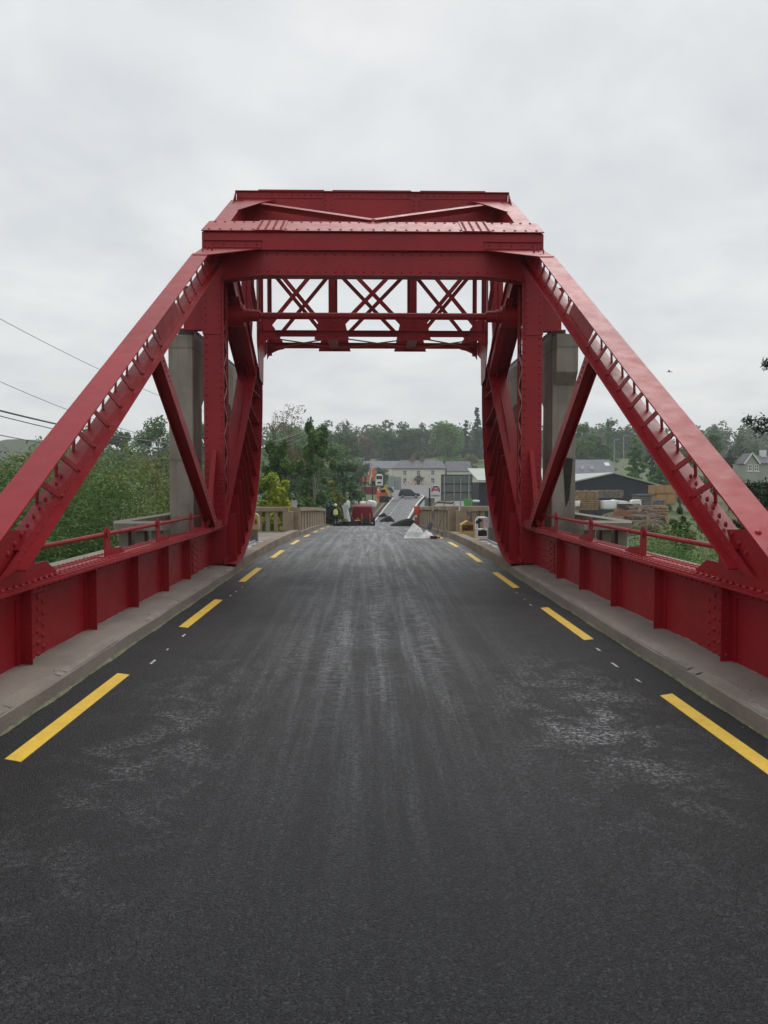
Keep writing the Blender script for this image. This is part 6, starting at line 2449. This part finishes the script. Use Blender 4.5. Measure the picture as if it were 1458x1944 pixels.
m.box(X_ - 0.14, X_ + 0.14, Y_ - 0.004, Y_ - 0.0005, Z_ + 0.06, Z_ + 0.17)
part('label_panel', m, mat('faded_label', (0.55, 0.46, 0.30), 0.7, 0.25, 14), t)

# white tube framed generator
GX_ = at(917, 1019, 22.0)
X_, Y_, Z_ = GX_.x, 22.0, -0.045
t = thing('generator', 'white tube framed machine with black motor beside the yellow tool box', 'generator', (X_, Y_, Z_))
m = MB()
for yy in (Y_, Y_ + 0.35):
    m.tube([(X_ - 0.17, yy, Z_ + 0.03), (X_ - 0.17, yy, Z_ + 0.56), (X_ - 0.10, yy, Z_ + 0.63), (X_ + 0.10, yy, Z_ + 0.63), (X_ + 0.17, yy, Z_ + 0.56), (X_ + 0.17, yy, Z_ + 0.03)], 0.022, 8)
    m.tube([(X_ - 0.17, yy, Z_ + 0.08), (X_ + 0.17, yy, Z_ + 0.08)], 0.02, 8)
for x in (-0.17, 0.17):
    m.tube([(X_ + x, Y_, Z_ + 0.08), (X_ + x, Y_ + 0.35, Z_ + 0.08)], 0.018, 8)
    m.tube([(X_ + x, Y_, Z_ + 0.30), (X_ + x, Y_ + 0.35, Z_ + 0.30)], 0.018, 8)
part('frame', m, WHITE, t, smooth=0.7)
m = MB()
m.box(X_ - 0.12, X_ + 0.12, Y_ + 0.05, Y_ + 0.32, Z_ + 0.10, Z_ + 0.26)
m.cyl((X_, Y_ + 0.02, Z_ + 0.20), (X_, Y_ + 0.3, Z_ + 0.20), 0.09, None, 14)
bevel(part('motor', m, DARK, t), 0.01)
m = MB()
m.box(X_ - 0.13, X_ + 0.13, Y_ + 0.03, Y_ + 0.3, Z_ + 0.27, Z_ + 0.31)
part('tank', m, WHITE, t)
m = MB()
m.tube([(X_ - 0.16, Y_ - 0.02, Z_ + 0.55), (X_ - 0.20, Y_ - 0.04, Z_ + 0.48), (X_ - 0.12, Y_ - 0.04, Z_ + 0.52), (X_ - 0.05, Y_ - 0.03, Z_ + 0.56), (X_ - 0.15, Y_ - 0.04, Z_ + 0.60)], 0.03, 8)
part('cable', m, DARK, t)
m = MB()
m.plate([(X_ + 0.0, Y_ - 0.03, Z_ + 0.30), (X_ + 0.14, Y_ - 0.03, Z_ + 0.34), (X_ + 0.15, Y_ - 0.02, Z_ + 0.62), (X_ + 0.02, Y_ - 0.02, Z_ + 0.64)], 0.01)
part('cloth', m, mat('pink_white_cloth', (0.55, 0.42, 0.42), 0.85, 0.2, 8), t)
m = MB()
a = at(903, 1021, 21.7)
a.z = -0.045
m.tube([a + Vector((-0.10, 0, 0.02)), a + Vector((0.02, 0.05, 0.03)), a + Vector((0.10, -0.02, 0.02)), a + Vector((0.06, 0.1, 0.06))], 0.018, 6)
o = part('yellow_rope', m, YELP, None)
o.data.transform(Matrix.Translation(-a))
o.location = a
tag(o, 'short yellow rope on the concrete between tool box and generator', 'rope')
# posts behind the towers
a = at(934, 1040, 20.2)
t = thing('steel_post', 'grey galvanised box post on a concrete stub behind the right tower', 'post', (a.x, 20.2, -0.05))
m = MB()
m.box(a.x - 0.09, a.x + 0.09, 20.1, 20.28, 0.42, 0.95)
part('shaft', m, STEEL, t)
m = MB()
m.box(a.x - 0.10, a.x + 0.14, 20.08, 20.34, -0.05, 0.415)
part('stub', m, CONC, t)
a = at(483, 1030, 20.2)
t = thing('concrete_post', 'short concrete post behind the left tower carrying a yellow container', 'post', (a.x, 20.2, -0.05))
m = MB()
m.box(a.x - 0.11, a.x + 0.09, 20.1, 20.32, -0.05, 0.36)
bevel(part('shaft', m, CONC, t), 0.015)
m = MB()
zb = 0.362
m.prism([(a.x - 0.06, zb), (a.x + 0.12, zb), (a.x + 0.135, zb + 0.06), (a.x + 0.125, zb + 0.34), (a.x + 0.08, zb + 0.43), (a.x - 0.0, zb + 0.44), (a.x - 0.06, zb + 0.38)], 'Y', 20.12, 20.30)
jc = part('jerry_can', m, mat('cream_yellow_plastic', (0.60, 0.50, 0.22), 0.5, 0.1, 5), None)
jc.data.transform(Matrix.Translation(-Vector((a.x, 20.2, zb))))
jc.location = (a.x, 20.2, zb)
bevel(jc, 0.025)
tag(jc, 'cream yellow plastic can with a red flame shaped mark on the concrete post', 'can')
m = MB()
m.prism([(a.x + 0.02, zb + 0.15), (a.x + 0.075, zb + 0.15), (a.x + 0.085, zb + 0.21), (a.x + 0.05, zb + 0.30), (a.x + 0.015, zb + 0.21)], 'Y', 20.115, 20.119)
part('red_mark', m, mat('red_mark_paint', (0.35, 0.04, 0.03), 0.6), jc)
# bucket on the balustrade
a = at(559, 962, 25.9)
bz_ = road_h(25.95) + 0.95 + 0.003
t = thing('paint_bucket', 'white and grey paint bucket standing on the left balustrade coping', 'bucket', (a.x, 25.9, bz_))
m = MB()
m.cyl((a.x, 25.9, bz_), (a.x, 25.9, bz_ + 0.22), 0.085, 0.095, 18)
part('pail', m, mat('dirty_white_bucket', (0.50, 0.50, 0.50), 0.5, 0.2, 9, dirt=(0.2, 0.2, 0.22), dirt_amt=0.6), t, smooth=0.7)
m = MB()
m.cyl((a.x, 25.9, bz_ + 0.205), (a.x, 25.9, bz_ + 0.222), 0.102, 0.102, 18)
part('rim', m, STEEL, t, smooth=0.7)
m = MB()
m.tube([(a.x + 0.09, 25.9, bz_ + 0.2), (a.x + 0.15, 25.9, bz_ + 0.1), (a.x + 0.13, 25.9, bz_ + 0.0)], 0.008, 5)
part('handle', m, DARK, t)

# ------------------------------------------------------------------ signs, posts and bins beyond the right balustrade
SY = 62.0
a, b = at(838, 951, SY), at(896, 902, SY)
gz = -4.3
t = thing('road_sign', 'large grey road sign seen from behind on four posts', 'sign', ((a.x + b.x) / 2, SY, gz))
zz0, zz1 = a.z, b.z
m = MB()
m.box(a.x, b.x, SY + 0.06, SY + 0.08, zz0, zz1)
part('panel', m, SIGNB, t)
for f in (0.33, 0.66):
    m = MB()
    z = zz0 + (zz1 - zz0) * f
    m.box(a.x + 0.02, b.x - 0.02, SY + 0.02, SY + 0.059, z - 0.03, z + 0.03)
    part('rail', m, DARK, t)
m = MB()
m.box(a.x - 0.03, b.x + 0.03, SY + 0.015, SY + 0.09, zz1 + 0.001, zz1 + 0.05)
m.box(a.x - 0.03, a.x - 0.001, SY + 0.015, SY + 0.09, zz0, zz1)
m.box(b.x + 0.001, b.x + 0.03, SY + 0.015, SY + 0.09, zz0, zz1)
part('edge_frame', m, DARK, t)
for px, py, r in ((843.5, 903, 0.06), (890, 903, 0.06), (862, 907, 0.045), (874.5, 907, 0.045)):
    m = MB()
    q = at(px, py, SY - 0.06)
    m.cyl((q.x, SY - 0.06, gz), (q.x, SY - 0.06, q.z), r, None, 10)
    part('post', m, STEEL, t, smooth=0.7)
SY2 = 58.0
a, b = at(806, 953, SY2), at(825, 945.5, SY2)
t = thing('low_sign', 'low dark sign panel on a single dark post left of the large sign', 'sign', ((a.x + b.x) / 2, SY2, -3.6))
m = MB()
m.box(a.x, b.x, SY2, SY2 + 0.03, a.z - 0.3, b.z)
part('panel', m, SIGNB, t)
m = MB()
q = at(815.5, 927, SY2)
m.box(q.x - 0.05, q.x + 0.05, SY2 - 0.11, SY2 - 0.01, -3.6, q.z)
part('post', m, DARK, t)
a, b = at(882, 958, 54), at(897, 947.5, 54)
t = thing('green_crate', 'bright green plastic crate showing above the right balustrade', 'crate', ((a.x + b.x) / 2, 54, a.z - 0.5))
m = MB()
m.box(a.x, b.x, 54, 54.4, a.z - 0.5, b.z)
part('box', m, mat('green_plastic', (0.10, 0.34, 0.10), 0.5, 0.1, 4), t)
m = MB()
for k in range(5):
    x = a.x + (b.x - a.x) * (k + 0.15) / 5
    m.box(x, x + 0.05, 53.97, 53.998, a.z - 0.5, b.z - 0.03)
part('rib', m, mat('green_plastic_rib', (0.16, 0.42, 0.16), 0.5), t, kind='stuff')
sack('white plastic sheet bundle right of the green crate', 904, 949, 954, 13, 55, 'plastic_bundle', 'bundle')
# brick pallets glimpsed through the right balusters
for lab, px, pt, pb in (('stack of red bricks behind the balusters, nearest the corner', 872, 968, 1000), ('stack of red bricks behind the balusters, the middle one', 886, 966, 998), ('stack of red bricks behind the balusters above the generator', 902, 966, 996)):
    a, b = at(px - 5, pb, 30), at(px + 5, pt, 30)
    t = thing('brick_stack', lab, 'bricks', (a.x, 30, a.z), 0, 'brick stacks')
    rr = random.Random(px)
    for k in range(7):
        m = MB()
        z0 = a.z + (b.z - a.z) * k / 7
        m.box(a.x + rr.uniform(-0.01, 0.01), b.x + rr.uniform(-0.01, 0.01), 30, 30.4, z0, z0 + (b.z - a.z) / 7 * 0.8)
        part('brick_course', m, BRICK if k % 3 else mat('pale_brick', (0.34, 0.26, 0.22), 0.85, 0.2, 4), t)
# warning barriers in front of the cottage
for i, (px, wpx) in enumerate(((774, 10), (785, 8), (806, 8), (817, 8))):
    a = at(px, 921, 205)
    b = at(px, 914.5, 205)
    wd = wpx / FPX * 205
    t = thing('road_barrier', ('low red and white barrier by the cottage wall, under its left windows', 'low red and white barrier left of the porch', 'low red and white barrier right of the porch', 'low red and white barrier near the red hatchback')[i], 'barrier', (a.x, 205, a.z), 0, 'barriers before the cottage')
    h = b.z - a.z
    for k in range(5):
        m = MB()
        x = a.x - wd / 2 + k * wd / 5
        m.box(x, x + wd / 5, 205, 205.06, a.z + h * 0.55, b.z)
        part('stripe', m, SIGNR if k % 2 else WHITE, t)
    for s in (-1, 1):
        m = MB()
        m.box(a.x + s * wd * 0.42 - 0.05, a.x + s * wd * 0.42 + 0.05, 204.9, 205.2, a.z - 0.1, a.z + h * 0.545)
        part('foot', m, SIGNR, t)
# roadside poles on the left
t = thing('lamp_post', 'black roadside post with an orange red square sign at its head', 'post', tuple(at(694, 985, 92)))
m = MB()
m.cyl(at(694, 985, 92), at(692.5, 905, 92), 0.08, 0.06, 8)
part('pole', m, DARK, t)
m = MB()
q = at(690, 910, 91.9)
m.box(q.x - 0.16, q.x + 0.16, 91.9, 91.94, q.z - 0.3, q.z + 0.3)
part('sign_panel', m, SIGNR, t)
t = thing('thin_pole', 'thin black pole standing between the lamp post and the excavator', 'post', tuple(at(707.5, 950, 100)))
m = MB()
m.cyl(at(707.5, 950, 100), at(707, 915, 100), 0.07, 0.06, 8)
part('pole', m, DARK, t)
for lab, px, pt, pb, Y in (('grey street lamp column over the slate house, the left one', 1166, 836, 872, 180), ('grey street lamp column right of the thin topped tree', 1184, 828, 860, 180)):
    t = thing('street_lamp', lab, 'street lamp', tuple(at(px, pb + 30, Y)))
    m = MB()
    q = at(px, pt, Y)
    m.cyl(at(px, pb + 30, Y), q, 0.12, 0.07, 8)
    m.tube([q, q + Vector((0.25, 0, 0.15)), q + Vector((0.9, 0, 0.18))], 0.06, 6)
    part('column', m, STEEL, t)
    m = MB()
    m.box(q.x + 0.7, q.x + 1.3, Y - 0.12, Y + 0.12, q.z + 0.1, q.z + 0.22)
    part('lantern', m, STEEL, t)

# utility pole hidden in the trees, and its wires
UY = 74.0
ut = at(590, 797, UY)
t = thing('utility_pole', 'wooden utility pole with insulators rising out of the birch on the left', 'pole', (ut.x, UY, -4))
m = MB()
m.cyl((ut.x, UY, -4), (ut.x, UY, ut.z + 0.3), 0.14, 0.10, 10)
part('mast', m, BARK, t)
m = MB()
for k, (dx, dz) in enumerate(((-0.25, 0.05), (0.2, -0.1), (-0.2, -0.5), (0.25, -0.7), (-0.22, -1.1), (0.2, -1.3))):
    m.cyl((ut.x + dx, UY, ut.z + dz - 0.12), (ut.x + dx, UY, ut.z + dz + 0.12), 0.075, 0.05, 8)
    m.bar((ut.x, UY, ut.z + dz - 0.05), (ut.x + dx, UY, ut.z + dz - 0.05), 0.05, 0.05, (0, 0, 1))
part('insulator', m, DARK, t)
WIRES = [('thin overhead wire, the topmost of the wires on the left', (-30, 589), 26, 0.011, 800, 1.6, WIRE),
         ('thin overhead wire, the second from the top on the left', (-30, 711), 26, 0.011, 803, 2.4, WIRE),
         ('thick black overhead cable bundle on the left', (-30, 772), 24, 0.032, 812, 1.5, WIRE),
         ('black overhead wire just below the thick cable', (-30, 782), 24, 0.017, 818, 1.6, WIRE),
         ('lowest overhead wire on the left', (-30, 820), 24, 0.016, 824, 1.55, WIRE)]
for lab, (px, py), Y0, r, pye, sag, mt in WIRES:
    A_, B_ = at(px, py, Y0), at(589, pye, UY)
    pts = []
    for i in range(41):
        u = i / 40
        p = A_.lerp(B_, u)
        p.z -= sag * 4 * u * (1 - u)
        pts.append(p - A_)
    m = MB()
    m.tube(pts, r, 5)
    o = link('overhead_wire', m.mesh('overhead_wire'), mt, None, A_)
    tag(o, lab, 'wire')

# bird
bq = at(1271.5, 706, 60)
bm_ = MB()
bm_.v = [(0, 0.16, 0), (0.035, 0.05, 0.03), (-0.035, 0.05, 0.03), (0, 0.05, -0.035), (0.03, -0.12, 0.015), (-0.03, -0.12, 0.015), (0, -0.26, 0.0), (0.07, -0.30, 0.01), (-0.07, -0.30, 0.01),
         (0.17, 0.06, 0.10), (0.16, -0.06, 0.10), (0.34, -0.03, 0.07), (-0.17, 0.06, 0.08), (-0.16, -0.06, 0.08), (-0.34, -0.05, 0.0), (0, -0.12, -0.03)]
bm_.f = [(0, 1, 2), (0, 3, 1), (0, 2, 3), (1, 4, 5, 2), (1, 3, 15, 4), (2, 5, 15, 3), (4, 6, 5), (4, 7, 6), (5, 6, 8), (4, 15, 5), (1, 9, 10, 4), (9, 11, 10), (2, 5, 13, 12), (12, 13, 14)]
o = link('bird', bm_.mesh('bird'), DARK, None, bq)
o.rotation_euler = (0.1, 0.55, R(-70))
tag(o, 'small dark bird in flight to the right of the bridge', 'bird')

# ------------------------------------------------------------------ haze
m = MB()
m.box(-575, 575, -90, 640, -12, 62)
hz = part('haze', m, None, None, kind='stuff')
hm = bpy.data.materials.new('haze_air')
hm.use_nodes = True
ht = hm.node_tree
ht.nodes.clear()
pv = ht.nodes.new('ShaderNodeVolumePrincipled')
pv.inputs['Color'].default_value = (0.86, 0.91, 0.97, 1)
pv.inputs['Density'].default_value = 0.0005
pv.inputs['Anisotropy'].default_value = 0.2
ho = ht.nodes.new('ShaderNodeOutputMaterial')
ht.links.new(pv.outputs[0], ho.inputs['Volume'])
hz.data.materials.append(hm)
